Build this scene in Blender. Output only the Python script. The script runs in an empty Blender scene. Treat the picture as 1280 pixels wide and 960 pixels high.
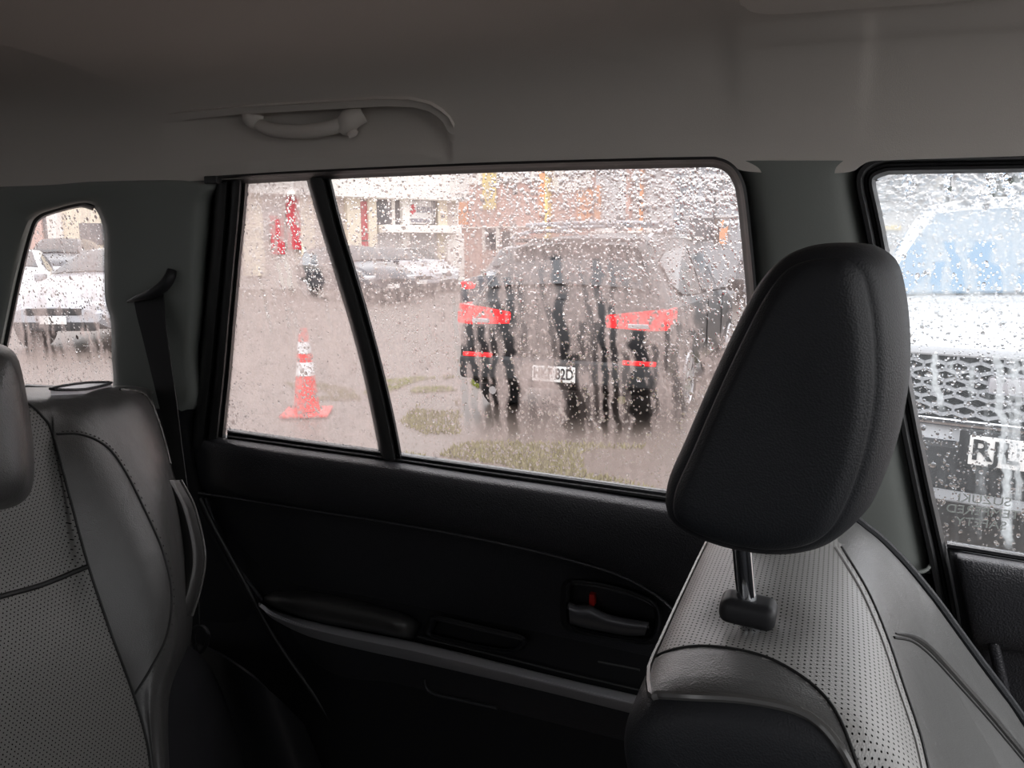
import bpy, bmesh, math, random
import numpy as np
from mathutils import Vector, Matrix
from mathutils.bvhtree import BVHTree

random.seed(7)
rng = np.random.default_rng(7)
sc = bpy.context.scene
COL = sc.collection
PI = math.pi

# ------------------------------------------------------------------ camera
FPX = 960.0
yaw, pit = math.radians(23.0), math.radians(9.93)
F = Vector((-math.sin(yaw)*math.cos(pit), math.cos(yaw)*math.cos(pit), -math.sin(pit)))
R = Vector((math.cos(yaw), math.sin(yaw), 0))
U = R.cross(F)
CAM = Vector((0, 0, 1.4))
cd = bpy.data.cameras.new('camera'); cam = bpy.data.objects.new('camera', cd); COL.objects.link(cam)
cd.sensor_width = 36; cd.lens = 27.0; cd.clip_start = 0.02; cd.clip_end = 300
cam.matrix_world = Matrix((( R.x, U.x, -F.x, CAM.x), (R.y, U.y, -F.y, CAM.y), (R.z, U.z, -F.z, CAM.z), (0, 0, 0, 1)))
sc.camera = cam

# ------------------------------------------------------------------ world and exposure
w = bpy.data.worlds.new('overcast_sky'); sc.world = w; w.use_nodes = True
wn = w.node_tree; bg = wn.nodes['Background']
tc = wn.nodes.new('ShaderNodeTexCoord'); sx = wn.nodes.new('ShaderNodeSeparateXYZ')
cr = wn.nodes.new('ShaderNodeValToRGB')
cr.color_ramp.elements[0].position = 0.0; cr.color_ramp.elements[0].color = (0.80, 0.80, 0.81, 1)
cr.color_ramp.elements[1].position = 0.8; cr.color_ramp.elements[1].color = (0.97, 0.98, 1.0, 1)
wn.links.new(tc.outputs['Generated'], sx.inputs[0]); wn.links.new(sx.outputs['Z'], cr.inputs[0])
wn.links.new(cr.outputs[0], bg.inputs['Color'])
bg.inputs['Strength'].default_value = 1.5
sc.view_settings.view_transform = 'Standard'; sc.view_settings.look = 'None'
sc.view_settings.gamma = 1; sc.view_settings.use_curve_mapping = False
sc.view_settings.exposure = 1.15

# ------------------------------------------------------------------ projection helpers (author's ruler)
def ray(px, py):
    return F + R*((px-640)/FPX) - U*((py-480)/FPX)
def Wd(px, py, depth): return CAM + ray(px, py)*depth
def onY(px, py, y):
    d = ray(px, py); return CAM + d*(y/d.y)
def onG(px, py, z=0.0):
    d = ray(px, py); return CAM + d*((z-CAM.z)/d.z)
SY, SK, SZ = 0.95, 0.22, 1.12                       # the side of the car leans inwards above the belt
SN = Vector((0, -1, -SK)).normalized()
def S(px, py, d=0.0):
    r = ray(px, py); n = Vector((0, 1, SK)); q = SY + SK*SZ - d*math.sqrt(1+SK*SK)
    return CAM + r*((q - n.dot(CAM))/n.dot(r))
def proj(P):
    v = np.asarray(P, float) - np.array(CAM)
    f = v @ np.array(F); return 640 + FPX*(v @ np.array(R))/f, 480 - FPX*(v @ np.array(U))/f

# ------------------------------------------------------------------ object helpers
def link(o, parent=None):
    COL.objects.link(o)
    if parent is not None: o.parent = parent
    return o
def thing(name, label, cat, loc=(0, 0, 0), rz=0, group=None):
    o = bpy.data.objects.new(name, None); o.empty_display_size = .05
    link(o); o.location = loc; o.rotation_euler = (0, 0, rz)
    o['label'] = label; o['category'] = cat
    if group: o['group'] = group
    return o
def struct(o, label=None):
    o['kind'] = 'structure'
    if label: o['label'] = label; o['category'] = 'car interior'
    return o
def wparent(o, p):                                   # keep vertices given in world space
    o.parent = p; o.matrix_parent_inverse = Matrix.Translation(p.location).inverted() if p.rotation_euler[2] == 0 else (Matrix.Translation(p.location) @ Matrix.Rotation(p.rotation_euler[2], 4, 'Z')).inverted()
    return o
def mesh_obj(name, verts, faces, m, parent=None, smooth=True, ang=40, world=True):
    me = bpy.data.meshes.new(name); me.from_pydata([tuple(v) for v in verts], [], faces); me.update()
    if m: me.materials.append(m)
    if smooth:
        me.polygons.foreach_set('use_smooth', [True]*len(me.polygons))
        me.set_sharp_from_angle(angle=math.radians(ang))
    o = bpy.data.objects.new(name, me); COL.objects.link(o)
    if parent is not None:
        if world: wparent(o, parent)
        else: o.parent = parent
    return o
def cr1(pts, n):                                     # Catmull-Rom resample of an open polyline, n steps per span
    P = np.array([list(p) for p in pts], float); out = []
    E = np.vstack([2*P[0]-P[1], P, 2*P[-1]-P[-2]])
    for i in range(len(P)-1):
        a, b, c, d = E[i], E[i+1], E[i+2], E[i+3]
        for k in range(n):
            t = k/n
            out.append(.5*((2*b)+(c-a)*t+(2*a-5*b+4*c-d)*t*t+(3*b-a-3*c+d)*t**3))
    out.append(P[-1]); return np.array(out)
def cr1c(pts, n):
    P = np.array([list(p) for p in pts], float); N = len(P); out = []
    for i in range(N):
        a, b, c, d = P[i-1], P[i], P[(i+1) % N], P[(i+2) % N]
        for k in range(n):
            t = k/n
            out.append(.5*((2*b)+(c-a)*t+(2*a-5*b+4*c-d)*t*t+(3*b-a-3*c+d)*t**3))
    return np.array(out)
def grid_faces(m, n, closed=False, off=0):
    f = []
    for i in range(m-1):
        for j in range(n if closed else n-1):
            j2 = (j+1) % n
            f.append((off+i*n+j, off+i*n+j2, off+(i+1)*n+j2, off+(i+1)*n+j))
    return f
def shell(name, G, m, parent=None, thick=.004, closed=False, ang=50, away=None):
    """grid of points G[m][n] -> closed thin shell; thickness goes away from the car's inside"""
    G = np.array(G, float); M, N = G.shape[:2]
    du = np.gradient(G, axis=0); 
    if closed: dv = np.roll(G, -1, axis=1)-np.roll(G, 1, axis=1)
    else: dv = np.gradient(G, axis=1)
    nn = np.cross(du, dv); nn /= (np.linalg.norm(nn, axis=2, keepdims=True)+1e-12)
    ref = np.array(CAM) if away is None else np.array(away)
    s = np.sign(np.sum(nn*(G-ref), axis=2).sum()) or 1
    B = G + nn*s*thick
    V = np.vstack([G.reshape(-1, 3), B.reshape(-1, 3)])
    fr = grid_faces(M, N, closed); bk = [tuple(reversed(q)) for q in grid_faces(M, N, closed, M*N)]
    if s > 0: fr = [tuple(reversed(q)) for q in fr]; bk = [tuple(reversed(q)) for q in bk]
    f = fr+bk; o = M*N
    rim = []
    for j in range(N if closed else N-1):
        j2 = (j+1) % N
        rim += [(j, j2, o+j2, o+j), ((M-1)*N+j2, (M-1)*N+j, o+(M-1)*N+j, o+(M-1)*N+j2)]
    if not closed:
        for i in range(M-1):
            rim += [((i+1)*N, i*N, o+i*N, o+(i+1)*N), (i*N+N-1, (i+1)*N+N-1, o+(i+1)*N+N-1, o+i*N+N-1)]
    ob = mesh_obj(name, V, f+rim, m, parent, ang=ang)
    bm = bmesh.new(); bm.from_mesh(ob.data); bmesh.ops.recalc_face_normals(bm, faces=bm.faces); bm.to_mesh(ob.data); bm.free()
    ob.data.set_sharp_from_angle(angle=math.radians(ang))
    return ob
def patch(name, rows, m, parent=None, n=6, mrow=6, thick=.004, closed=False):
    rr = [cr1c(r, n) if closed else cr1(r, n) for r in rows]
    A = np.array(rr); cols = [cr1(A[:, j], mrow) for j in range(A.shape[1])]
    return shell(name, np.array(cols).transpose(1, 0, 2), m, parent, thick, closed)
def tube(name, pts, r, m, parent=None, n=8, seg=8, closed=False, flat=1.0, world=True, up=(0, 0, 1)):
    P = cr1c(pts, n) if closed else cr1(pts, n) if len(pts) > 2 else np.array([list(p) for p in pts], float)
    N = len(P); V = []; rr = r if hasattr(r, '__len__') else [r]*2
    for i in range(N):
        a = P[i-1] if (i > 0 or closed) else P[i]; b = P[(i+1) % N] if (i < N-1 or closed) else P[i]
        t = Vector(b-a).normalized(); u = t.cross(Vector(up))
        if u.length < .05: u = t.cross(Vector((1, 0, 0)))
        u.normalize(); v = u.cross(t)
        q = np.interp(i/(N-1), np.linspace(0, 1, len(rr)), rr)
        for k in range(seg):
            an = 2*PI*k/seg
            V.append(Vector(P[i])+u*math.cos(an)*q*flat+v*math.sin(an)*q)
    f = grid_faces(N, seg, True)
    if closed: f += [((N-1)*seg+j, (N-1)*seg+(j+1) % seg, (j+1) % seg, j) for j in range(seg)]
    else: f += [tuple(range(seg))[::-1], tuple((N-1)*seg+k for k in range(seg))]
    return mesh_obj(name, V, f, m, parent, world=world)
def rbox(name, c, s, m, parent=None, bev=.005, rot=None, world=True, seg=3):
    bm = bmesh.new(); bmesh.ops.create_cube(bm, size=1)
    for v in bm.verts: v.co = Vector((v.co.x*s[0], v.co.y*s[1], v.co.z*s[2]))
    if bev: bmesh.ops.bevel(bm, geom=bm.edges[:], offset=bev, segments=seg, profile=.6, affect='EDGES')
    M = Matrix.Translation(c) @ (rot.to_4x4() if rot else Matrix.Identity(4))
    bm.transform(M); V = [v.co.copy() for v in bm.verts]; bm.verts.index_update()
    f = [tuple(v.index for v in q.verts) for q in bm.faces]; bm.free()
    return mesh_obj(name, V, f, m, parent, world=world, ang=35)
def prism(name, poly, z0, z1, m, parent=None, axis=2, world=True, bev=0):
    """extrude a 2D polygon along one axis"""
    def mk(p, h):
        return (p[0], p[1], h) if axis == 2 else (p[0], h, p[1]) if axis == 1 else (h, p[0], p[1])
    n = len(poly); V = [mk(p, z0) for p in poly]+[mk(p, z1) for p in poly]
    f = [tuple(range(n)), tuple(range(2*n-1, n-1, -1))]+[(i, i+n, (i+1) % n+n, (i+1) % n) for i in range(n)]
    bm = bmesh.new(); vs = [bm.verts.new(v) for v in V]
    for q in f: bm.faces.new([vs[i] for i in q])
    bmesh.ops.recalc_face_normals(bm, faces=bm.faces)
    if bev: bmesh.ops.bevel(bm, geom=bm.edges[:], offset=bev, segments=2, affect='EDGES')
    bm.verts.index_update(); V = [v.co.copy() for v in bm.verts]; f = [tuple(v.index for v in q.verts) for q in bm.faces]; bm.free()
    return mesh_obj(name, V, f, m, parent, world=world, ang=35)
def text_mesh(name, s, size, m, M, parent=None, depth=.002, world=True, sx_=1.0, bold=0.0):
    cu = bpy.data.curves.new(name, 'FONT'); cu.body = s; cu.size = size; cu.extrude = depth; cu.align_x = 'CENTER'; cu.align_y = 'CENTER'
    cu.offset = bold
    t = bpy.data.objects.new(name, cu); COL.objects.link(t)
    dg = bpy.context.evaluated_depsgraph_get(); me = bpy.data.meshes.new_from_object(t.evaluated_get(dg))
    bpy.data.objects.remove(t); me.transform(M @ Matrix.Diagonal((sx_, 1, 1, 1)))
    me.materials.clear(); me.materials.append(m)
    o = bpy.data.objects.new(name, me); COL.objects.link(o)
    if parent is not None:
        if world: wparent(o, parent)
        else: o.parent = parent
    return o

# ------------------------------------------------------------------ numpy noise
def _h(ix, iy, s):
    v = np.sin(ix*127.1+iy*311.7+s*74.7)*43758.5453
    return v-np.floor(v)
def vnoise(x, y, s=0):
    x = np.asarray(x, float); y = np.asarray(y, float)
    ix, iy = np.floor(x), np.floor(y); fx, fy = x-ix, y-iy
    fx = fx*fx*(3-2*fx); fy = fy*fy*(3-2*fy)
    return (_h(ix, iy, s)*(1-fx)+_h(ix+1, iy, s)*fx)*(1-fy)+(_h(ix, iy+1, s)*(1-fx)+_h(ix+1, iy+1, s)*fx)*fy
def inpoly(px, py, poly):
    px = np.asarray(px, float); py = np.asarray(py, float); r = np.zeros(px.shape, bool); n = len(poly)
    for i in range(n):
        x0, y0 = poly[i]; x1, y1 = poly[(i+1) % n]
        c = ((y0 > py) != (y1 > py)) & (px < (x1-x0)*(py-y0)/((y1-y0) if y1 != y0 else 1e-9)+x0)
        r ^= c
    return r
def dpoly(px, py, pts, closed=True):
    px = np.asarray(px, float); py = np.asarray(py, float); d = np.full(px.shape, 1e9); n = len(pts)
    for i in range(n if closed else n-1):
        a = np.array(pts[i], float); b = np.array(pts[(i+1) % n], float); ab = b-a
        t = np.clip(((px-a[0])*ab[0]+(py-a[1])*ab[1])/(ab@ab+1e-12), 0, 1)
        d = np.minimum(d, np.hypot(px-a[0]-t*ab[0], py-a[1]-t*ab[1]))
    return d

# ------------------------------------------------------------------ materials
def mat(name, col, rough=.5, metal=0, bump=None, var=None, spec=.5, coat=0, emit=None, alpha=None, sheen=0):
    """bump=(scale,strength,kind); var=(scale,amount)"""
    m = bpy.data.materials.new(name); m.use_nodes = True; nt = m.node_tree; b = nt.nodes['Principled BSDF']
    b.inputs['Base Color'].default_value = (*col, 1); b.inputs['Roughness'].default_value = rough
    b.inputs['Metallic'].default_value = metal; b.inputs['Specular IOR Level'].default_value = spec
    b.inputs['Coat Weight'].default_value = coat; b.inputs['Sheen Weight'].default_value = sheen
    tcn = nt.nodes.new('ShaderNodeTexCoord')
    if var:
        n = nt.nodes.new('ShaderNodeTexNoise'); n.inputs['Scale'].default_value = var[0]; n.inputs['Detail'].default_value = 4
        nt.links.new(tcn.outputs['Object'], n.inputs['Vector'])
        mx = nt.nodes.new('ShaderNodeMix'); mx.data_type = 'RGBA'
        mx.inputs[6].default_value = (*[c*(1-var[1]) for c in col], 1); mx.inputs[7].default_value = (*[min(1, c*(1+var[1])) for c in col], 1)
        nt.links.new(n.outputs['Fac'], mx.inputs[0]); nt.links.new(mx.outputs[2], b.inputs['Base Color'])
    if bump:
        t = nt.nodes.new('ShaderNodeTexVoronoi' if bump[2] == 'v' else 'ShaderNodeTexNoise'); t.inputs['Scale'].default_value = bump[0]
        nt.links.new(tcn.outputs['Object'], t.inputs['Vector'])
        bp = nt.nodes.new('ShaderNodeBump'); bp.inputs['Strength'].default_value = bump[1]; bp.inputs['Distance'].default_value = .001
        nt.links.new(t.outputs[0], bp.inputs['Height']); nt.links.new(bp.outputs[0], b.inputs['Normal'])
    if emit: b.inputs['Emission Color'].default_value = (*emit[0], 1); b.inputs['Emission Strength'].default_value = emit[1]
    return m
def leather(name, col, rough, perf=False, wave=.35):
    m = mat(name, col, rough, bump=(800, .22, 'v'), spec=.5)
    nt = m.node_tree; b = nt.nodes['Principled BSDF']; tcn = [n for n in nt.nodes if n.type == 'TEX_COORD'][0]
    bp = [n for n in nt.nodes if n.type == 'BUMP'][0]
    n2 = nt.nodes.new('ShaderNodeTexNoise'); n2.inputs['Scale'].default_value = 45; n2.inputs['Detail'].default_value = 3
    nt.links.new(tcn.outputs['Object'], n2.inputs['Vector'])
    b2 = nt.nodes.new('ShaderNodeBump'); b2.inputs['Strength'].default_value = wave; b2.inputs['Distance'].default_value = .004
    nt.links.new(n2.outputs[0], b2.inputs['Height']); nt.links.new(bp.outputs[0], b2.inputs['Normal']); nt.links.new(b2.outputs[0], b.inputs['Normal'])
    if perf:
        A = .0042; uv = nt.nodes.new('ShaderNodeUVMap'); 
        def vm(op, a, c=None, val=None):
            n = nt.nodes.new('ShaderNodeVectorMath'); n.operation = op; nt.links.new(a, n.inputs[0])
            if val is not None: n.inputs[1].default_value = val
            elif c is not None: nt.links.new(c, n.inputs[1])
            return n
        def lat(off):
            a = vm('MULTIPLY', uv.outputs[0], val=(1/A, 1/(A*1.732), 0)); a = vm('ADD', a.outputs[0], val=(off, off, 0))
            a = vm('FRACTION', a.outputs[0]); a = vm('SUBTRACT', a.outputs[0], val=(.5, .5, 0)); a = vm('MULTIPLY', a.outputs[0], val=(1, 1.732, 0))
            return vm('LENGTH', a.outputs[0])
        l1, l2 = lat(0), lat(.5)
        mn = nt.nodes.new('ShaderNodeMath'); mn.operation = 'MINIMUM'; nt.links.new(l1.outputs['Value'], mn.inputs[0]); nt.links.new(l2.outputs['Value'], mn.inputs[1])
        mr = nt.nodes.new('ShaderNodeMapRange'); mr.inputs[1].default_value = .13; mr.inputs[2].default_value = .20; mr.inputs[3].default_value = 1; mr.inputs[4].default_value = 0
        nt.links.new(mn.outputs[0], mr.inputs[0])
        at = nt.nodes.new('ShaderNodeAttribute'); at.attribute_name = 'perf'
        gt = nt.nodes.new('ShaderNodeMath'); gt.operation = 'GREATER_THAN'; gt.inputs[1].default_value = 0.0; nt.links.new(at.outputs['Fac'], gt.inputs[0])
        mu = nt.nodes.new('ShaderNodeMath'); mu.operation = 'MULTIPLY'; nt.links.new(mr.outputs[0], mu.inputs[0]); nt.links.new(gt.outputs[0], mu.inputs[1])
        mx = nt.nodes.new('ShaderNodeMix'); mx.data_type = 'RGBA'; mx.inputs[6].default_value = (*col, 1); mx.inputs[7].default_value = (.002, .002, .002, 1)
        nt.links.new(mu.outputs[0], mx.inputs[0]); nt.links.new(mx.outputs[2], b.inputs['Base Color'])
        rr = nt.nodes.new('ShaderNodeMapRange'); rr.inputs[3].default_value = .5; rr.inputs[4].default_value = 0.0
        nt.links.new(mu.outputs[0], rr.inputs[0]); nt.links.new(rr.outputs[0], b.inputs['Specular IOR Level'])
    return m
M = {}
M['headliner'] = mat('headliner_fabric', (.66, .62, .575), .95, bump=(900, .25, 'n'), spec=.1)
M['pillar'] = mat('pillar_plastic', (.24, .255, .24), .6, bump=(700, .15, 'n'), spec=.3)
M['blackplastic'] = mat('grained_black_plastic', (.032, .032, .036), .36, spec=.5, bump=(500, .6, 'v'))
M['softblack'] = mat('smooth_black_plastic', (.016, .016, .018), .5, spec=.35)
M['rubber'] = mat('seal_rubber', (.02, .02, .021), .45)
M['frame'] = mat('door_frame_vinyl', (.03, .03, .03), .45)
M['leather'] = leather('black_leather', (.055, .054, .053), .32, wave=.22)
M['frontleather'] = leather('front_seat_leather', (.11, .11, .108), .32, wave=.22)  # black leather, its window sheen put into a lighter grey base colour
M['leatherperf'] = leather('perforated_leather', (.30, .295, .285), .36, True, .08)  # front insert raised further: grazing sheen put into the base colour
M['rearleather'] = leather('rear_seat_leather', (.12, .116, .11), .45, True, .08)
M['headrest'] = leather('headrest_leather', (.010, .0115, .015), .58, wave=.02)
M['piping'] = mat('leather_piping', (.09, .088, .085), .22)
M['stitch'] = mat('seam_groove', (.006, .006, .006), .7)
M['chrome'] = mat('chrome', (.75, .77, .8), .08, 1)
M['silver'] = mat('silver_trim', (.58, .58, .61), .34, .4)
M['lever'] = mat('dark_silver_lever', (.12, .12, .13), .38, .4)
M['web'] = mat('belt_webbing', (.02, .02, .021), .75, bump=(1500, .4, 'n'))
M['red'] = mat('red_marker', (.5, .02, .015), .4)
M['rail'] = mat('weatherstrip', (.06, .06, .065), .22)
M['carpet'] = mat('carpet', (.02, .02, .02), .95)

def glass_mat(name, tint, refl=.5):
    m = bpy.data.materials.new(name); m.use_nodes = True; nt = m.node_tree; nt.nodes.clear()
    o = nt.nodes.new('ShaderNodeOutputMaterial'); t = nt.nodes.new('ShaderNodeBsdfTransparent'); g = nt.nodes.new('ShaderNodeBsdfGlossy')
    t.inputs[0].default_value = (*tint, 1); g.inputs['Roughness'].default_value = .02
    fr = nt.nodes.new('ShaderNodeFresnel'); fr.inputs[0].default_value = 1.25; mx = nt.nodes.new('ShaderNodeMixShader')
    ge = nt.nodes.new('ShaderNodeNewGeometry'); iv = nt.nodes.new('ShaderNodeMath'); iv.operation = 'SUBTRACT'; iv.inputs[0].default_value = 1; nt.links.new(ge.outputs['Backfacing'], iv.inputs[1])
    ml = nt.nodes.new('ShaderNodeMath'); ml.operation = 'MULTIPLY'; nt.links.new(fr.outputs[0], ml.inputs[0]); nt.links.new(iv.outputs[0], ml.inputs[1])
    nt.links.new(ml.outputs[0], mx.inputs[0]); nt.links.new(t.outputs[0], mx.inputs[1]); nt.links.new(g.outputs[0], mx.inputs[2]); nt.links.new(mx.outputs[0], o.inputs[0])
    return m
def fog_mat(name, tint):
    m = bpy.data.materials.new(name); m.use_nodes = True; nt = m.node_tree; nt.nodes.clear()
    o = nt.nodes.new('ShaderNodeOutputMaterial'); t = nt.nodes.new('ShaderNodeBsdfTransparent'); d = nt.nodes.new('ShaderNodeBsdfTranslucent')
    d.inputs[0].default_value = (*tint, 1)
    at = nt.nodes.new('ShaderNodeAttribute'); at.attribute_name = 'fog'
    tcn = nt.nodes.new('ShaderNodeTexCoord'); n = nt.nodes.new('ShaderNodeTexNoise'); n.inputs['Scale'].default_value = 260; n.inputs['Detail'].default_value = 3
    nt.links.new(tcn.outputs['Object'], n.inputs['Vector'])
    mr = nt.nodes.new('ShaderNodeMapRange'); mr.inputs[1].default_value = .3; mr.inputs[2].default_value = .7; mr.inputs[3].default_value = .86; mr.inputs[4].default_value = 1.12
    nt.links.new(n.outputs[0], mr.inputs[0])
    mu = nt.nodes.new('ShaderNodeMath'); mu.operation = 'MULTIPLY'; mu.use_clamp = True
    nt.links.new(at.outputs['Fac'], mu.inputs[0]); nt.links.new(mr.outputs[0], mu.inputs[1])
    mx = nt.nodes.new('ShaderNodeMixShader'); nt.links.new(mu.outputs[0], mx.inputs[0]); nt.links.new(t.outputs[0], mx.inputs[1]); nt.links.new(d.outputs[0], mx.inputs[2]); nt.links.new(mx.outputs[0], o.inputs[0])
    return m
def water_mat():
    m = bpy.data.materials.new('water'); m.use_nodes = True; nt = m.node_tree; nt.nodes.clear()
    o = nt.nodes.new('ShaderNodeOutputMaterial'); g = nt.nodes.new('ShaderNodeBsdfGlass'); g.inputs['IOR'].default_value = 1.33; g.inputs['Roughness'].default_value = 0.0
    nt.links.new(g.outputs[0], o.inputs[0]); return m
M['glass'] = glass_mat('side_glass', (.95, .94, .945)); M['fog'] = fog_mat('condensation_film', (.46, .375, .345)); M['fogb'] = fog_mat('pale_condensation_film', (.56, .60, .61)); M['water'] = water_mat()

# ================================================================== CAR INTERIOR: SHELL
def Sd(pts, d): return [S(x, y, d) for x, y in pts]
# ceiling: headliner sweeps over from the window tops
edge_px = [(-900, 262), (-300, 252), (-60, 240), (0, 237), (135, 231), (268, 225), (400, 217), (600, 208), (760, 204), (880, 201), (908, 204), (932, 214), (1000, 217), (1062, 215), (1083, 203), (1120, 200), (1280, 195), (1400, 191), (1560, 186), (1720, 180)]
E = cr1([S(x, y, .04) for x, y in edge_px], 12)
xs = np.concatenate([np.arange(-3.0, -1.25, .03), np.arange(-1.25, .62, .0045), [.64]])
Ey = np.interp(xs, E[:, 0], E[:, 1]); Ez = np.interp(xs, E[:, 0], E[:, 2])
prof = cr1([(0, 0), (-.006, .02), (-.022, .045), (-.05, .068), (-.09, .086), (-.15, .099), (-.24, .106), (-.4, .110)], 20)
tail = [(-.6, .112), (-.9, .11), (-1.05, .10), (-1.15, .085), (-1.2, .05), (-1.23, 0)]
prof = np.vstack([prof, tail])
Zt = 1.545
G = np.zeros((len(xs), len(prof), 3))
for j, (dy, dz) in enumerate(prof):
    a = min(1, max(0, dz)/.11)
    G[:, j, 0] = xs; G[:, j, 1] = Ey*(1-a)+.83*a+dy*1.0
    zz = Ez + dz
    top = Zt + .075
    G[:, j, 2] = zz*(1-a**1.5) + (top - (1-a)*.02)*a**1.5
# grab handle recess: rows of the mesh follow the sharp upper lip, the hollow fades out below
gx, gy = proj(G.reshape(-1, 3)); gx = gx.reshape(G.shape[:2]); gy = gy.reshape(G.shape[:2])
lip = [(-400, 165), (205, 154), (240, 149), (300, 143), (400, 137.5), (480, 133), (515, 134), (537, 139.5), (552, 150), (562, 168), (900, 180)]
NP = len(prof); J0 = 60; NR = 170; tl = np.full(len(xs), np.nan)
for i in range(len(xs)):
    e = gy[i, :NP-6]-np.interp(gx[i, :NP-6], [p[0] for p in lip], [p[1] for p in lip]); k = np.nonzero((e[:-1] > 0) & (e[1:] <= 0))[0]
    if len(k) and -1.2 < xs[i] < .3: k = k[0]; tl[i] = k + e[k]/(e[k]-e[k+1])
okc = np.nonzero(~np.isnan(tl))[0]; tl = np.interp(np.arange(len(xs)), okc, tl[okc])
G2_ = np.zeros((len(xs), NR, 3))
for i in range(len(xs)):
    a = np.linspace(0, tl[i], J0+1); b = np.concatenate([[tl[i]+.02], np.linspace(tl[i]+.4, NP-1, NR-J0-2)]); ix = np.concatenate([a, b])
    for c_ in range(3): G2_[i, :, c_] = np.interp(ix, np.arange(NP), G[i, :, c_])
G = G2_; gx, gy = proj(G.reshape(-1, 3)); gx = gx.reshape(G.shape[:2]); gy = gy.reshape(G.shape[:2])
vis = gy > -500
below = gy-gy[:, J0:J0+1]; rise = (np.arange(NR) <= J0)[None, :].astype(float); fade = np.clip(1-below/58, 0, 1)**.8
endf = np.clip((gx-205)/170, 0, 1)*np.clip((562-gx)/22, 0, 1)**.6
D = rise*fade*endf*.05
G[:, :, 1] += D*.55; G[:, :, 2] += D*.85
# crease at rear left, and the raised step near the front right
cd1 = [(-200, 20), (0, 55), (80, 78), (150, 104), (190, 150)]
cy = np.interp(gx, [p[0] for p in cd1], [p[1] for p in cd1]); D = np.clip((gy-cy)/14, 0, 1)*np.clip((190-gx)/160, 0, 1)*np.clip((260-gy)/120, 0, 1)*.014*vis
G[:, :, 2] += D
cy = np.interp(gx, [860, 950, 1290, 1500], [64, 60, 40, 28]); D = (1/(1+np.exp(-(gy-cy)/5)))*np.clip((gx-850)/120, 0, 1)*np.clip((150-gy)/80, 0, 1)*.006*vis
G[:, :, 2] += D
ceiling = struct(shell('ceiling', G, M['headliner'], thick=.012, ang=70), 'light grey fabric headliner curving down to the side windows')
ceilBVH = BVHTree.FromPolygons([tuple(v.co) for v in ceiling.data.vertices], [tuple(p.vertices) for p in ceiling.data.polygons])
def hit(bvh, px, py, lift=0.0):
    d = ray(px, py).normalized(); h = bvh.ray_cast(CAM, d)
    if h[0] is None: return None
    n = h[1]; n = -n if n.dot(d) > 0 else n
    return h[0] + n*lift
# sunroof surround at the top right
roofp = [(914, -3), (922, 12), (938, 20), (975, 22), (1060, 16), (1180, 8), (1290, 0), (1400, -10), (1400, -160), (914, -160)]
def cz(p, lift):
    h = hit(ceilBVH, *p); return h
zc = []
for p in roofp:
    d = ray(*p); zc.append(CAM + d*((1.594-1.4)/d.z))
inner = np.array([list(v) for v in zc]); c0 = inner.mean(axis=0)
rp = cr1c([tuple(v) for v in inner], 4)
prism('sunroof_surround', [(p[0], p[1]) for p in rp], 1.595, 1.640, M['headliner'], bev=.006)
ss = bpy.data.objects['sunroof_surround']; wparent(ss, ceiling)
# grab handle
gh = thing('grab_handle', 'grey folded grab handle in the headliner recess above the rear door window', 'handle', tuple(hit(ceilBVH, 390, 165)))
def hc(px, py, l): 
    h = hit(ceilBVH, px, py, l); return tuple(h)
tube('grip', [hc(324, 146, .006), hc(335, 158, .014), hc(358, 167, .019), (Vector(hc(395, 170, .021))), hc(425, 164, .018), hc(448, 153, .012)], [.008, .0085, .009, .009, .009, .008], M['headliner'], gh, seg=12)
for a, b in (((318, 142), (330, 152)), ((434, 163), (458, 143))):
    tube('mount', [hc(*a, .010), hc((a[0]+b[0])/2, (a[1]+b[1])/2, .014), hc(*b, .008)], [.011, .013, .012], M['headliner'], gh, seg=12)
tube('coat_hook', [hc(446, 163, .006), hc(450, 169, .012), hc(444, 173, .014)], .004, M['headliner'], gh)

# wall_left: pillar trims and dark lower trims as parts
wl = bpy.data.objects.new('wall_left', None); link(wl); wl['kind'] = 'structure'
qi = [(139, 490), (141, 440), (140, 400), (133, 370), (132, 300), (128, 274), (118, 258), (100, 254), (68, 262), (48, 270), (38, 287), (22, 350), (5, 432), (-6, 482), (35, 486), (90, 489)]
qo = [(243, 518), (250, 440), (255, 390), (259, 330), (263, 285), (266, 250), (269, 222), (130, 222), (60, 226), (-20, 228), (-90, 232), (-200, 340), (-220, 440), (-200, 540), (20, 540), (130, 530)]
rings = []
for s, d in ((-.015, -.006), (.0, .012), (.05, .032), (.25, .040), (.55, .042), (.80, .042), (.90, .034), (.97, .018), (1.0, -.01)):
    rings.append([S(a[0]+(b[0]-a[0])*s, a[1]+(b[1]-a[1])*s, d) for a, b in zip(qi, qo)])
patch('rear_pillar_trim', rings, M['pillar'], wl, n=5, mrow=3, closed=True)
qb = [(139, 490), (95, 489.5), (35, 486.5), (-8, 483), (4, 432), (21, 350), (37, 287), (48, 269), (68, 260.5), (100, 253), (118, 257)]
rows = []
for y, l, r in ((201, 888, 1092), (206, 903, 1082), (212, 914, 1075), (225, 922, 1072), (260, 929, 1078), (310, 936, 1088), (390, 944, 1105), (500, 954, 1127), (600, 966, 1145), (700, 978, 1164), (714, 980, 1167)):
    rows.append([S(l+(r-l)*s, y, d) for s, d in ((0, -.01), (.03, .015), (.14, .036), (.35, .042), (.7, .042), (.88, .036), (.97, .018), (1, -.01))])
patch('middle_pillar_trim', rows, M['pillar'], wl, n=4, mrow=4)
tube('trim_edge', [S(990, 716, .048), S(1100, 716, .048), S(1150, 715, .046), S(1164, 706, .036)], .0022, M['pillar'], wl)
rows = []
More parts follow.
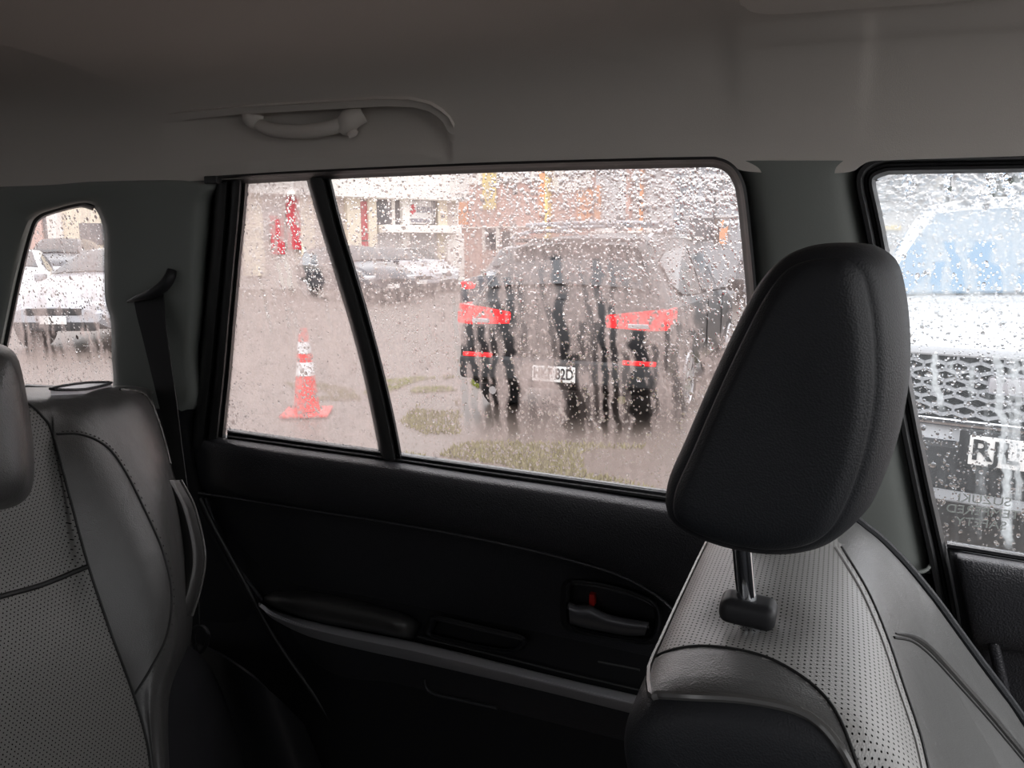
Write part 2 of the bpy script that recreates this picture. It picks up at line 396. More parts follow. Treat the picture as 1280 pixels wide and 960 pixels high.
for y, l, r in ((717, 1010, 1168), (780, 1015, 1180), (860, 1020, 1196), (960, 1030, 1220), (1100, 1040, 1250)):
    rows.append([S(l+(r-l)*s, y, d) for s, d in ((0, .0), (.1, .03), (.4, .04), (.8, .04), (.95, .025), (1, -.005))])
patch('lower_pillar_trim', rows, M['softblack'], wl, n=4, mrow=4)
# dark quarter trim, wheel arch and door sill
rows = []
for y, r in ((512, 250), (540, 246), (620, 262), (700, 300), (760, 340), (860, 408), (960, 470), (1100, 560)):
    rows.append([S(-300+(r+300)*s, y, d) for s, d in ((0, .03), (.5, .05), (.8, .05), (.93, .045), (.98, .03), (1, .0))])
patch('lower_quarter_trim', rows, M['softblack'], wl, n=5, mrow=5)
tube('sill_seal', [S(250, 622, .035), S(268, 660, .038), S(300, 718, .042), (S(345, 800, .055)), S(400, 880, .07), S(455, 965, .085), S(520, 1060, .1)], .0045, M['rubber'], wl, seg=10)
rows = []
for k, (p, q) in enumerate((((235, 800), (455, 1100)), ((262, 812), (440, 1000)), ((300, 850), (420, 960)), ((260, 880), (400, 980)), ((200, 900), (330, 1020)))):
    pass
rows = []
for s in np.linspace(0, 1, 6):
    rows.append([S(*( (1-s)*np.array(a)+s*np.array(b)), d) for (a, b, d) in (((225, 800), (215, 1000), .10), ((262, 812), (262, 1010), .17), ((300, 835), (330, 1040), .20), ((345, 870), (400, 1060), .18), ((380, 905), (455, 1080), .10))])
patch('wheel_arch_cover', rows, M['softblack'], wl, n=6, mrow=4)

# ------------------------------------------------------------------ windows: panes, condensation, drops
def pane(name, outline, d, m, parent, t=.004, grow=0):
    c = np.mean(np.array(outline, float), axis=0)
    pts = [S(*(np.array(p)+(np.array(p)-c)/np.linalg.norm(np.array(p)-c)*grow), d) for p in outline]
    n = len(pts); V = pts+[p - SN*t for p in pts]
    f = [tuple(range(n)), tuple(range(2*n-1, n-1, -1))]+[(i, (i+1) % n, (i+1) % n+n, i+n) for i in range(n)]
    o = mesh_obj(name, V, f, m, parent, smooth=False)
    bm = bmesh.new(); bm.from_mesh(o.data); bmesh.ops.recalc_face_normals(bm, faces=bm.faces); bm.to_mesh(o.data); bm.free()
    return o
def fogsheet(outline, fn, m, parent, d, step=2.0, grow=6):
    c = np.mean(np.array(outline, float), axis=0)
    big = [tuple(np.array(p)+(np.array(p)-c)/np.linalg.norm(np.array(p)-c)*grow) for p in outline]
    P = np.array(big); x0, y0 = P.min(axis=0); x1, y1 = P.max(axis=0)
    X, Y = np.meshgrid(np.arange(x0, x1+step, step), np.arange(y0, y1+step, step)); r, c_ = X.shape
    x = X.ravel(); y = Y.ravel()
    dirs = np.array(F)[None]+np.outer((x-640)/FPX, np.array(R))-np.outer((y-480)/FPX, np.array(U))
    n = np.array((0, 1, SK)); q = SY+SK*SZ-d*math.sqrt(1+SK*SK)
    V = np.array(CAM)+dirs*((q-n@np.array(CAM))/(dirs@n))[:, None]
    ins = inpoly(x, y, big).reshape(r, c_)
    ok = ins[:-1, :-1] | ins[1:, :-1] | ins[:-1, 1:] | ins[1:, 1:]
    ii, jj = np.nonzero(ok); a = ii*c_+jj
    Fq = np.stack([a, a+1, a+c_+1, a+c_], axis=1)
    used = np.unique(Fq); remap = np.full(r*c_, -1); remap[used] = np.arange(len(used))
    me = bpy.data.meshes.new('condensation'); me.from_pydata(V[used].tolist(), [], remap[Fq].tolist()); me.materials.append(m)
    at = me.attributes.new('fog', 'FLOAT', 'POINT'); at.data.foreach_set('value', np.clip(fn(x[used], y[used]), 0, 1).astype(np.float32))
    o = bpy.data.objects.new('condensation', me); COL.objects.link(o); wparent(o, parent); return o
def drops(outline, n, sizefn, parent, d, side=1, seed=1):
    rg = np.random.default_rng(seed); P = np.array(outline, float); x0, y0 = P.min(axis=0); x1, y1 = P.max(axis=0)
    x = rg.uniform(x0, x1, n*4); y = rg.uniform(y0, y1, n*4); k = inpoly(x, y, outline); x = x[k]; y = y[k]
    r, keep = sizefn(x, y, rg); x, y, r = x[keep][:n], y[keep][:n], r[keep][:n]
    tx = Vector((1, 0, 0)); ty = SN.cross(tx).normalized()
    V = []; Fc = []; hexa = [(math.cos(i*PI/4), math.sin(i*PI/4)) for i in range(8)]
    for a, b, q in zip(x, y, r):
        c = S(a, b, d); e = rg.uniform(1.0, 1.5); base = len(V); rot = rg.uniform(-.5, .5)
        wob = rg.uniform(.85, 1.15, 8)
        for s, h in ((1, 0), (.8, .32), (.42, .52)):
            for i, (u, v) in enumerate(hexa):
                V.append(c + tx*(u*q*s*wob[i]) + ty*(v*q*s*e*wob[i]) - SN*(h*q*.95*side))
        V.append(c - SN*(q*.58*side))
        for L in (0, 8):
            for i in range(8):
                j = (i+1) % 8; Fc.append((base+L+i, base+L+j, base+L+8+j, base+L+8+i))
        for i in range(8): Fc.append((base+16+i, base+16+(i+1) % 8, base+24))
        Fc.append(tuple(base+7-i for i in range(8)))
    o = mesh_obj('water_drops', V, Fc, M['water'], parent, ang=60); o['kind'] = 'stuff'; return o
def track(x, y, T, s=3):
    """T: list of (x0,y0,x1,y1,halfwidth,strength) clear runs; returns remaining fog factor"""
    f = np.ones_like(x)
    for i, (x0, y0, x1, y1, hw, st) in enumerate(T):
        t = (y-y0)/(y1-y0); xc = x0+(x1-x0)*t+(vnoise(y/9, i*7.3, s)-.5)*hw*1.1+(vnoise(y/30, i*3.1, s+2)-.5)*hw*1.2
        ww = hw*(.72+.55*vnoise(y/7, i*5.7, s+5))
        g = np.clip(2.3-2.0*np.abs(x-xc)/ww, 0, 1)
        e = np.clip((y-y0)/4, 0, 1)*np.clip((y1-y)/22, 0, 1)
        f *= 1-st*g*e
    return f

W1 = [(412, 217), (600, 208), (760, 204), (880, 202), (906, 206), (921, 226), (929, 260), (937, 331), (942, 420), (950, 560), (958, 642), (830, 618), (502, 573), (494, 540), (479, 460), (446, 341), (427, 280)]
W2 = [(308, 222), (383, 219), (399, 280), (418, 341), (436, 400), (452, 460), (465, 520), (477, 562), (280, 538), (288, 450), (299, 340)]
W3 = qi
W4 = [(1091, 204), (1120, 200), (1290, 196), (1420, 192), (1640, 184), (1700, 772), (1480, 730), (1290, 696), (1182, 678), (1165, 620), (1141, 520), (1118, 390), (1099, 270)]
T1 = [(580, 430, 583, 530, 3, .8), (608, 430, 606, 525, 3, .8), (622, 380, 626, 430, 5, .8), (648, 350, 652, 400, 3, .5), (655, 400, 656, 450, 3, .35), (675, 330, 680, 380, 3, .45), (716, 440, 720, 545, 5, .8), (728, 400, 730, 470, 4, .6), (745, 400, 747, 540, 3.5, .7), (783, 440, 785, 550, 4, .6), (803, 455, 806, 552, 5, .9), (818, 430, 822, 530, 3, .6), (832, 400, 835, 480, 3, .55), (846, 400, 849, 440, 4, .5), (762, 325, 766, 385, 4, .5), (805, 325, 808, 350, 4, .5),
      (566, 370, 572, 430, 2.5, .8), (577, 345, 583, 395, 3.5, .7), (599, 343, 600, 372, 3, .8), (618, 338, 628, 415, 7, .8), (636, 345, 642, 420, 4, .8),
      (692, 318, 699, 380, 6, .8), (699, 365, 708, 470, 6.5, .95), (740, 322, 752, 388, 6, .65), (752, 375, 758, 560, 4, .9), (765, 380, 772, 560, 4, .85), (722, 330, 738, 400, 2.5, .4), (775, 330, 790, 380, 5, .3),
      (794, 410, 800, 560, 9, .92), (808, 430, 812, 545, 4, .8), (571, 430, 588, 545, 4, .9), (588, 400, 598, 545, 4.5, .9), (603, 405, 612, 550, 4.5, .92), (614, 408, 623, 545, 3.5, .85), (633, 400, 645, 560, 6.5, .95), (640, 370, 638, 420, 3, .8),
      (690, 340, 692, 365, 4, .5), (708, 455, 712, 560, 8, .75), (722, 470, 727, 560, 5, .75), (732, 480, 738, 550, 4, .6), (736, 380, 742, 480, 4, .45), (683, 380, 698, 460, 4, .5), (662, 470, 668, 540, 4, .2),
      (853, 325, 864, 390, 6, .5), (870, 315, 880, 350, 8, .75), (872, 368, 876, 420, 5, .8), (888, 372, 892, 450, 12, .85), (905, 360, 903, 430, 9, .7), (868, 410, 878, 480, 5, .8), (862, 440, 864, 520, 5, .5),
      (888, 330, 893, 352, 5, .7), (782, 275, 790, 300, 4, .7), (850, 215, 852, 300, 5, .5), (870, 220, 872, 280, 8, .35), (915, 370, 918, 420, 5, .6), (840, 430, 848, 520, 5, .5), (855, 480, 850, 560, 4, .4),
      (677, 205, 684, 290, 3, .5), (567, 245, 569, 290, 2, .6), (776, 215, 784, 270, 4, .4), (795, 220, 802, 300, 4, .35), (617, 290, 622, 318, 5, .6), (475, 248, 480, 292, 8, .35), (456, 325, 462, 368, 10, .5), (490, 320, 495, 360, 10, .35), (512, 332, 516, 352, 8, .4)]
T2 = [(362, 236, 375, 330, 6, .85), (373, 300, 392, 372, 6, .95), (385, 315, 404, 375, 6, .95), (380, 345, 398, 378, 8, .9), (344, 272, 352, 330, 3, .85), (352, 300, 368, 378, 4, .9), (338, 290, 345, 325, 3, .7), (345, 325, 358, 375, 3, .8), (322, 330, 342, 430, 2.5, .5), (355, 375, 365, 430, 2.5, .4), (405, 370, 416, 420, 2.5, .35), (360, 372, 376, 428, 2.5, .35), (378, 440, 384, 470, 5, .4), (380, 425, 386, 525, 9, .3)]
def fog1(x, y):
    n = vnoise(x/26, y/40, 1); st = vnoise(x/3.2, y/46, 8); fine = vnoise(x/2.1, y/5, 4)
    f = .51+.10*(n-.5)+.16*(st-.5)+.10*(fine-.5)
    f += .10*np.clip((300-y)/90, 0, 1)*np.clip((x-640)/200, 0, 1)
    f -= .22*np.clip((x-830)/60, 0, 1)*np.clip((440-y)/60, 0, 1)
    f -= .24*np.clip((y-490)/80, 0, 1); f -= .16*np.clip((325-y)/40, 0, 1)*np.clip((600-x)/60, 0, 1)
    f += .25*np.exp(-((x-672)/24)**4-((y-470)/18)**4)
    return f*track(x, y, [(a, b, c, d, h*1.15, min(1, e*1.12)) for a, b, c, d, h, e in T1])
def fog2(x, y):
    n = vnoise(x/26, y/40, 2); fine = vnoise(x/2.1, y/5, 4); st = vnoise(x/3.2, y/46, 9)
    f = .70+.12*(n-.5)+.12*(st-.5)+.10*(fine-.5); f -= .12*np.clip((y-430)/80, 0, 1)
    return f*track(x, y, T2, 6)
T3 = [(28+i*6.1+random.uniform(-2, 2), random.uniform(365, 410), 36+i*6.6, random.uniform(430, 470), random.uniform(1.5, 4), .8) for i in range(17)]
T3 += [(92, 360, 92, 440, 14, .55), (100, 420, 104, 460, 8, .8), (60, 310, 62, 350, 22, .6), (85, 318, 88, 345, 8, .6)]
def fog3(x, y):
    st = vnoise(x/3.0, y/46, 12); f = .48+.26*(st-.5)+.12*(vnoise(x/2.1, y/5, 4)-.5)
    f -= .08*np.clip((y-440)/40, 0, 1)
    return f*track(x, y, T3, 11)
T4 = [(1140, 300, 1142, 380, 20, .6), (1172, 325, 1176, 374, 7, .9), (1190, 300, 1195, 374, 7, .85), (1200, 335, 1204, 376, 5, .9), (1230, 300, 1233, 374, 14, .9), (1248, 330, 1250, 374, 5, .9), (1275, 340, 1277, 374, 5, .8), (1138, 205, 1140, 262, 8, .5),
      (1183, 205, 1188, 258, 6, .7), (1222, 230, 1226, 258, 8, .8), (1235, 205, 1240, 258, 6, .75), (1255, 205, 1262, 258, 7, .8), (1278, 205, 1279, 235, 3, .8), (1205, 225, 1208, 245, 4, .6)]
F4 = [(1166, 440, 1176, 520, 4.5, .8), (1191, 450, 1191, 480, 3, .5), (1218, 455, 1212, 505, 4, .5), (1248, 440, 1259, 690, 5.5, .65), (1263, 440, 1262, 690, 4, .4), (1270, 440, 1272, 640, 5, .55), (1236, 480, 1228, 660, 4, .2), (1222, 560, 1224, 690, 5, .15), (1280, 440, 1290, 600, 4, .5)]
def fog4(x, y):
    st = vnoise(x/4.0, y/50, 22); a = .62+.16*(vnoise(x/24, y/30, 3)-.5)+.12*(st-.5)
    low = .08+.05*(st-.5); k = 1/(1+np.exp((y-415)/9))
    f = (low+(a-low)*k)*track(x, y, T4, 14)
    g = 1-track(x, y, F4, 18)
    return np.maximum(f, g)+.05*(vnoise(x/2.3, y/2.3, 4)-.3)*k
def sz1(x, y, rg):
    r = rg.lognormal(math.log(.0011), .38, len(x)); top = np.clip((300-y)/60, 0, 1)*np.clip((x-560)/80, 0, 1)
    r = np.where(rg.random(len(x)) < top*.6, rg.lognormal(math.log(.0015), .32, len(x)), r)
    keep = rg.random(len(x)) < .42+.58*top
    keep &= rg.random(len(x)) < .35+.65*np.clip(cur_fog(x, y)*3, 0, 1)
    return np.clip(r, .0004, .0036), keep
def sz2(x, y, rg): return np.clip(rg.lognormal(math.log(.0010), .38, len(x)), .0004, .003), rg.random(len(x)) < .8
def sz4(x, y, rg):
    top = np.clip((268-y)/20, 0, 1); r = np.where(rg.random(len(x)) < top*.8, rg.lognormal(math.log(.0019), .3, len(x)), rg.lognormal(math.log(.0010), .4, len(x)))
    return np.clip(r, .0004, .0035), rg.random(len(x)) < .28+.72*top
def sfi(x, y, rg): return np.clip(rg.lognormal(math.log(.00085), .42, len(x)), .0004, .0026), rg.random(len(x)) < .35+.6*np.clip(cur_fog(x, y)*3, 0, 1)
def window(idx, outline, fn, fm, nd, sf, lab, seed):
    global cur_fog
    cur_fog = fn
    c = S(*np.mean(np.array(outline), axis=0))
    o = bpy.data.objects.new('window_%d' % idx, None); o.location = c; link(o); o['kind'] = 'structure'; o['label'] = lab
    bpy.context.view_layer.update()
    pane('pane', outline, -.004, M['glass'], o, grow=5); fogsheet(outline, fn, fm, o, -.003, grow=4)
    drops(outline, nd, sf, o, -.0082, seed=seed); drops(outline, int(nd*1.1), sfi, o, -.0015, side=-1, seed=seed+50); return o
win1 = window(1, W1, fog1, M['fog'], 6200, sz1, 'large fogged rear door window covered in raindrops', 3)
win2 = window(2, W2, fog2, M['fog'], 3000, sz2, 'narrow fogged fixed pane behind the slanting window bar', 4)
win3 = window(3, W3, fog3, M['fog'], 900, sz2, 'small rounded rear quarter window with raindrops', 5)
win4 = window(4, W4, fog4, M['fogb'], 4600, sz4, 'front door window with clear lower half and white condensation above', 6)
# mirrored maker's etching at the foot of the front door glass
pe = S(1228, 640, -.0028); ex = (S(1256, 640, -.0028)-S(1196, 634, -.0028)).normalized(); ez = SN; ey = ez.cross(ex)
ME = Matrix(((-ex.x, ey.x, ez.x, pe.x), (-ex.y, ey.y, ez.y, pe.y), (-ex.z, ey.z, ez.z, pe.z), (0, 0, 0, 1)))
M['etch'] = mat('etched_glass', (.62, .65, .62), .7)
text_mesh('etched_marking', 'SUZUKI\nTEMPERED\nSAFETY', .015, M['etch'], ME, win4, depth=.0001)

# ------------------------------------------------------------------ door_1: rear door
d1 = bpy.data.objects.new('door_1', None); d1.location = S(560, 700, .03); link(d1); d1['kind'] = 'structure'; d1['label'] = 'black rear passenger door with silver trim strip'
d2 = bpy.data.objects.new('door_2', None); d2.location = S(1260, 760, .03); link(d2); d2['kind'] = 'structure'; d2['label'] = 'black front passenger door beyond the front seat'
bpy.context.view_layer.update()
# rear vertical frame member
oL = [(268, 218), (266, 260), (262, 320), (254, 400), (247, 470), (241, 520), (236, 560)]
iL = [(312, 216), (309, 260), (303, 320), (296, 400), (290, 470), (285, 520), (281, 560)]
prof_f = [(-.25, -.02), (0, -.004), (.04, .018), (.14, .03), (.36, .030), (.42, .014), (.47, .014), (.53, .028), (.74, .028), (.80, .010), (.90, .012), (1, -.008)]
patch('window_frame', [[S(a[0]+(b[0]-a[0])*s, a[1]+(b[1]-a[1])*s, d) for a, b in zip(oL, iL)] for s, d in prof_f], M['frame'], d1, n=4, mrow=2)
def hstrip(name, pts, offs, m, parent, n=8):
    rows = [[S(x, y+o, d) for x, y in pts] for o, d in offs]
    return patch(name, rows, m, parent, n=n, mrow=2)
topl = [(268, 225), (400, 217.5), (600, 209), (760, 204.5), (875, 202), (897, 203), (912, 210), (922, 224), (928, 246)]
def normal_strip(name, pts, offs, m, parent, sgn=1, n=6):
    P = cr1(pts, n); T = np.gradient(P, axis=0); T /= np.linalg.norm(T, axis=1, keepdims=True); Nn = np.stack([-T[:, 1], T[:, 0]], axis=1)*sgn
    G = np.array([[list(S(p[0]+q[0]*o, p[1]+q[1]*o, d)) for p, q in zip(P, Nn)] for o, d in offs])
    return shell(name, G, m, parent, .003, ang=40)
normal_strip('upper_seal', topl + [(935, 310), (941, 380), (950, 520), (958, 640)], [(-2.5, .045), (-.5, .04), (1.5, .036), (3.5, .02), (6.5, .016), (7.5, -.003)], M['rubber'], d1)
normal_strip('roof_skin', edge_px, [(-34, -.02), (2.5, -.02)], M['rubber'], wl)
rbox('frame_corner', S(268, 228, -.022), (.09, .008, .05), M['rubber'], d1, bev=.001)
rbox('frame_corner', S(266.5, 225, .044), (.022, .012, .010), M['rubber'], d1, bev=.002)
# division bar
yy = [214, 280, 341, 400, 460, 520, 576]; xl = [380, 399, 418, 436, 452, 465, 476]; xr = [412, 428, 446, 463, 479, 493, 504]
patch('division_bar', [[S(l+(r-l)*s, y, d) for y, l, r in zip(yy, xl, xr)] for s, d in ((0, -.004), (.06, .010), (.2, .018), (.62, .018), (.74, .006), (.80, .004), (.86, .012), (.96, .010), (1, -.004))], M['frame'], d1, n=5, mrow=2)
belt = [(232, 533), (285, 541), (400, 557), (475, 567), (502, 571), (600, 585), (700, 599), (830, 617), (980, 639), (1090, 655)]
hstrip('inner_weatherstrip', [(284, 540.5)]+belt[2:9], [(-5.5, -.003), (-3, .006), (-1, .010), (.8, .008), (2, .003)], M['rail'], d1)
hstrip('belt_seal', [(284, 541)]+belt[2:9], [(1.5, .003), (3, .014), (5.5, .018), (8, .012), (9, .004)], M['rubber'], d1)
# main inner panel of the door
LX = [232, 285, 400, 502, 600, 700, 830, 980, 1100]
yb = [540, 547, 563, 577, 592, 606, 625, 646, 664]; yc = [612, 622, 640, 656, 674, 697, 748, 800, 842]; ya = [742, 752, 786, 806, 830, 856, 892, 930, 960]
left_x = {0: 232, 1: 232, 2: 234, 3: 238, 4: 244, 5: 250, 6: 262, 7: 290, 8: 322, 9: 332, 10: 372, 11: 470}
R_ = []
for k, (f0, src, d) in enumerate([(0, 'bc', .008), (.06, 'bc', .034), (.2, 'bc', .05), (.6, 'bc', .056), (.86, 'bc', .053), (.99, 'bc', .042), (.04, 'ca', .028), (.5, 'ca', .026), (.93, 'ca', .026), (1.03, 'ca', .052), (1.6, 'ca', .055), (2.7, 'ca', .05)]):
    row = []
    for i, x in enumerate(LX):
        l = left_x[k]; xx = l+(x-232)*(1100-l)/(1100-232)
        B = np.interp(xx, LX, yb); C = np.interp(xx, LX, yc); A = np.interp(xx, LX, ya)
        y = B+(C-B)*f0 if src == 'bc' else C+(A-C)*f0
        row.append(S(xx, y, d if i else d*.3))
    R_.append(row)
dp = patch('door_panel', R_, M['blackplastic'], d1, n=8, mrow=5, thick=.006)
dpB = BVHTree.FromPolygons([tuple(v.co) for v in dp.data.vertices], [tuple(p.vertices) for p in dp.data.polygons])
tube('crease_bead', [S(248, 616, .048), S(300, 624, .050), S(400, 640, .050), S(502, 656, .050), S(600, 674, .050), S(700, 697, .050), S(780, 722, .050), S(835, 757, .045), S(850, 790, .04)], .0022, M['blackplastic'], d1)
tube('panel_edge_bead', [S(257, 622, .032), S(270, 660, .034), S(295, 706, .036), S(328, 750, .04)], .003, M['blackplastic'], d1)
# armrest pad
rows = []
for s, dd in ((0, .026), (.1, .050), (.3, .070), (.6, .078), (.85, .074), (1.0, .055)):
    a = [(330, 744), (350, 738), (400, 741), (460, 754), (505, 767), (528, 777)]; b = [(330, 752), (350, 762), (400, 778), (460, 789), (500, 797), (516, 800)]
    rows.append([S(p[0]+(q[0]-p[0])*s, p[1]+(q[1]-p[1])*s, dd*(1 if 0 < i < 5 else .55)) for i, (p, q) in enumerate(zip(a, b))])
patch('armrest_pad', rows, M['leather'], d1, n=6, mrow=4, thick=.004)
# silver strip, folded along its length
st = [(324, 753), (345, 764), (400, 779), (520, 803), (620, 827), (700, 847), (795, 869), (900, 893), (1000, 915)]; sb = [(327, 760), (345, 776), (400, 800), (520, 827), (620, 850), (700, 869), (795, 893), (900, 918), (1000, 942)]
patch('silver_strip', [[S(p[0]+(q[0]-p[0])*s, p[1]+(q[1]-p[1])*s, d) for p, q in zip(st, sb)] for s, d in ((0, .04), (.03, .062), (.40, .075), (.46, .077), (.55, .076), (.97, .060), (1, .05))], M['silver'], d1, n=6, mrow=2, thick=.003)
tube('strip_lip', [S(x+2, y-7, .052) for x, y in st[3:]], .0014, M['frame'], d1)
# pull cup: rim and recessed well
rim = [(545, 772), (600, 785), (652, 797), (655, 806), (640, 815), (600, 810), (555, 800), (532, 793), (536, 781)]
patch('pull_cup', [[S(600+(x-600)*k, 794+(y-794)*k, d) for x, y in rim] for k, d in ((1.06, .028), (1.0, .050), (.94, .052), (.88, .045), (.82, .012), (.5, .004), (.05, .004))], M['softblack'], d1, n=4, mrow=3, closed=True)
# handle bezel and lever
rim = [(708, 731), (722, 727), (760, 733), (800, 745), (822, 760), (824, 785), (812, 802), (780, 800), (735, 792), (709, 783), (705, 755)]
patch('handle_bezel', [[S(765+(x-765)*k, 765+(y-765)*k, d) for x, y in rim] for k, d in ((1.08, .026), (1.0, .046), (.95, .048), (.90, .040), (.82, .012), (.4, .006), (.04, .006))], M['softblack'], d1, n=4, mrow=3, closed=True)
la = [(711, 753), (722, 757), (736, 757), (746, 762), (762, 769), (785, 774), (811, 778)]; lb = [(712, 779), (722, 782), (738, 786), (750, 788), (765, 791), (785, 794), (806, 794)]
patch('release_lever', [[S(p[0]+(q[0]-p[0])*s, p[1]+(q[1]-p[1])*s, d) for p, q in zip(la, lb)] for s, d in ((-.04, .04), (0, .058), (.15, .068), (.5, .072), (.85, .066), (1, .055), (1.03, .04))], M['lever'], d1, n=5, mrow=3, thick=.008)
c = S(741, 748, .030); rbox('lock_marker', c, (.008, .012, .018), M['red'], d1, bev=.002)
tube('switch_slot', [S(748, 827, .030), S(770, 831, .030), S(800, 837, .030)], .0025, M['frame'], d1)
tube('pocket_lip', [S(530, 848, .058), S(533, 860, .062), S(545, 868, .063), S(580, 876, .063), S(622, 885, .062)], .0028, M['blackplastic'], d1)

# ------------------------------------------------------------------ door_2: front door
seal = [(1640, 184), (1400, 193), (1280, 197.5), (1130, 200), (1100, 203), (1082, 213), (1077, 230), (1084, 265), (1092, 305), (1106, 390), (1129, 515), (1148, 610), (1166, 690), (1180, 760), (1197, 860), (1216, 960), (1230, 1030)]
normal_strip('window_frame', seal, [(22, -.02), (9, .0), (6, .040), (1, .040), (-2, .030), (-4, .012), (-7, .012), (-9, .026), (-13, .026), (-16, .010), (-18, -.003)], M['rubber'], d2, sgn=1)
bl = [(1184, 682), (1210, 686), (1290, 699), (1400, 716), (1520, 735), (1720, 768)]
patch('inner_weatherstrip', [[S(x, y+o, d) for x, y in bl] for o, d in ((-6, -.002), (-3, .008), (-1, .011), (2, .008), (4, 0))], M['rail'], d2, n=5, mrow=2)
rows = []
for y, l, d in ((0, 1189, .006), (5, 1187, .034), (16, 1188, .048), (50, 1194, .054), (95, 1204, .054), (112, 1208, .046), (122, 1211, .034), (180, 1223, .030), (300, 1250, .034), (420, 1280, .034)):
    rows.append([S(l+(1560-l)*s, 687+y+(l+(1560-l)*s-1189)*.162, d*k) for s, k in ((0, .3), (.02, .8), (.06, 1), (.3, 1), (1, 1))])
patch('door_panel', rows, M['blackplastic'], d2, n=5, mrow=5)
tube('pull_grip', [S(1241, 802, .045), S(1252, 850, .052), (S(1268, 920, .056)), S(1285, 990, .056)], .006, M['blackplastic'], d2, seg=10)

normal_strip('quarter_window_seal', qb, [(-2, -.004), (-1.5, .012), (1, .017), (4.5, .014), (6.5, -.004)], M['rubber'], wl, sgn=1)
# remaining shell: floor, far side, front and back (light enters through their glazing openings)
CL, CR, CF, CB = .90, -.47, 1.40, -2.35
struct(rbox('floor', ((CF+CB)/2, (CL+CR)/2, .36), (CF-CB, CL-CR, .04), M['carpet'], bev=0), 'dark car floor carpet')
wr = bpy.data.objects.new('wall_right', None); link(wr); wr['kind'] = 'structure'
rbox('door_panel', ((CF+CB)/2, CR-.02, .74), (CF-CB, .04, .76), M['softblack'], wr, bev=.01)
for x in (CB+.2, -.75, .05+.55): rbox('pillar_trim', (x, CR+.02, 1.33), (.12, .04, .44), M['pillar'], wr, bev=.01)
wf = bpy.data.objects.new('wall_front', None); link(wf); wf['kind'] = 'structure'
rbox('dashboard', (CF-.1, (CL+CR)/2, .72), (.35, CL-CR-.02, .50), M['softblack'], wf, bev=.03)
wb = bpy.data.objects.new('wall_back', None); link(wb); wb['kind'] = 'structure'
rbox('tailgate_panel', (CB, (CL+CR)/2, .78), (.04, CL-CR, .8), M['softblack'], wb, bev=.01)
sk = [S(x, y, -.03) for x, y in ((1600, 745), (1290, 700), (1183, 682), (1060, 664), (830, 624), (502, 578), (281, 546), (236, 545), (139, 500), (-20, 496), (-400, 500), (-900, 505))]
skp = [(p.x, p.z) for p in sk]+[(-2.4, .3), (1.5, .3)]
prism('outer_skin', skp, .985, 1.0, M['softblack'], wl, axis=1)

M['tint'] = glass_mat('dimming_glass', (.35, .35, .36))  # unseen panes added; dark tint cuts light from far side and back
for k, (nm_, c_, sz_, lab) in enumerate(((5, (-1.4, CR-.01, 1.32), (1.7, .006, .40), 'unseen far rear side pane, added to dim the cabin'), (6, (CB, (CL+CR)/2, 1.36), (.006, CL-CR, .40), 'unseen tailgate pane, added to dim the cabin'), (7, (.35, CR-.01, 1.32), (1.5, .006, .40), 'unseen far front side pane, added to dim the cabin'))):
    o = rbox('window_%d' % nm_, c_, sz_, M['tint'], bev=0); struct(o)
# ================================================================== FRONT SEAT
fs = thing('front_seat', 'black leather front passenger seat with perforated backrest and one visible headrest post', 'car seat', (.15, .6, .38))
lp = [(.50, .45), (.24, .45), (.10, .70), (-.03, .93), (-.088, 1.04), (-.106, 1.09), (-.102, 1.122), (-.084, 1.143), (-.045, 1.155), (0, 1.154), (.035, 1.142), (.067, 1.105), (.105, 1.045), (.15, .975), (.215, .88), (.30, .75), (.42, .60)]
NL = 14; loop = cr1c(lp, NL); nL = len(loop)
T = np.roll(loop, -1, axis=0)-np.roll(loop, 1, axis=0); T /= np.linalg.norm(T, axis=1, keepdims=True)
area = np.sum(loop[:, 0]*np.roll(loop[:, 1], -1)-np.roll(loop[:, 0], -1)*loop[:, 1]); NI = np.stack([-T[:, 1], T[:, 0]], axis=1)*(1 if area > 0 else -1)
cen = np.array((.06, .95))
ys, ins = [], []
for y, i in cr1([(.411, .13), (.4095, .11), (.409, .09), (.408, .072), (.408, .055), (.409, .032), (.413, .014), (.419, .006), (.428, .0015), (.438, 0)], 5): ys.append(float(y)); ins.append(float(max(i, 0)))
for y in np.arange(.4425, .800, .0045): ys.append(y); ins.append(0)
for y, i in ((.805, .002), (.812, .008), (.819, .018), (.825, .034), (.829, .06), (.830, .10)): ys.append(y); ins.append(i)
front = np.clip((loop[:, 0]-.04)/.12, 0, 1)*np.clip((loop[:, 1]-.5)/.1, 0, 1)   # where the bolsters stand proud
top = np.clip((loop[:, 1]-1.06)/.08, 0, 1)
SG = np.zeros((len(ys), nL, 3))
for a, (y, i) in enumerate(zip(ys, ins)):
    q = (y-.6)/.21; bol = front*.022*np.clip(abs(q)-.45, 0, 1)/.55 - front*.006*(1-min(1, abs(q)/.5))
    dome = -top*.012*abs(q)**3
    dim = 0
    L = loop + NI*min(i, .13)*1.0
    if i > .05:                                       # keep the inset loop well behaved near the thin ends
        t = (i-.05)/.13; L = (loop + NI*.045)*(1-t*.5)+cen*(t*.5)
    L = L - NI*bol[:, None]
    P3 = np.stack([L[:, 0], np.full(nL, y), L[:, 1]+dome], axis=1)
    # dimple round the near post
    r2 = (P3[:, 0]+.043)**2+(P3[:, 1]-.515)**2; P3[:, 2] -= np.where(P3[:, 2] > 1.05, .009*np.exp(-r2/(2*.02**2)), 0)
    SG[a] = P3
V = SG.reshape(-1, 3); FQ = grid_faces(len(ys), nL, True)
caps = []
c1 = V[:nL].mean(axis=0); c2 = V[-nL:].mean(axis=0); V = np.vstack([V, c1, c2]); iA = len(V)-2; iB = len(V)-1
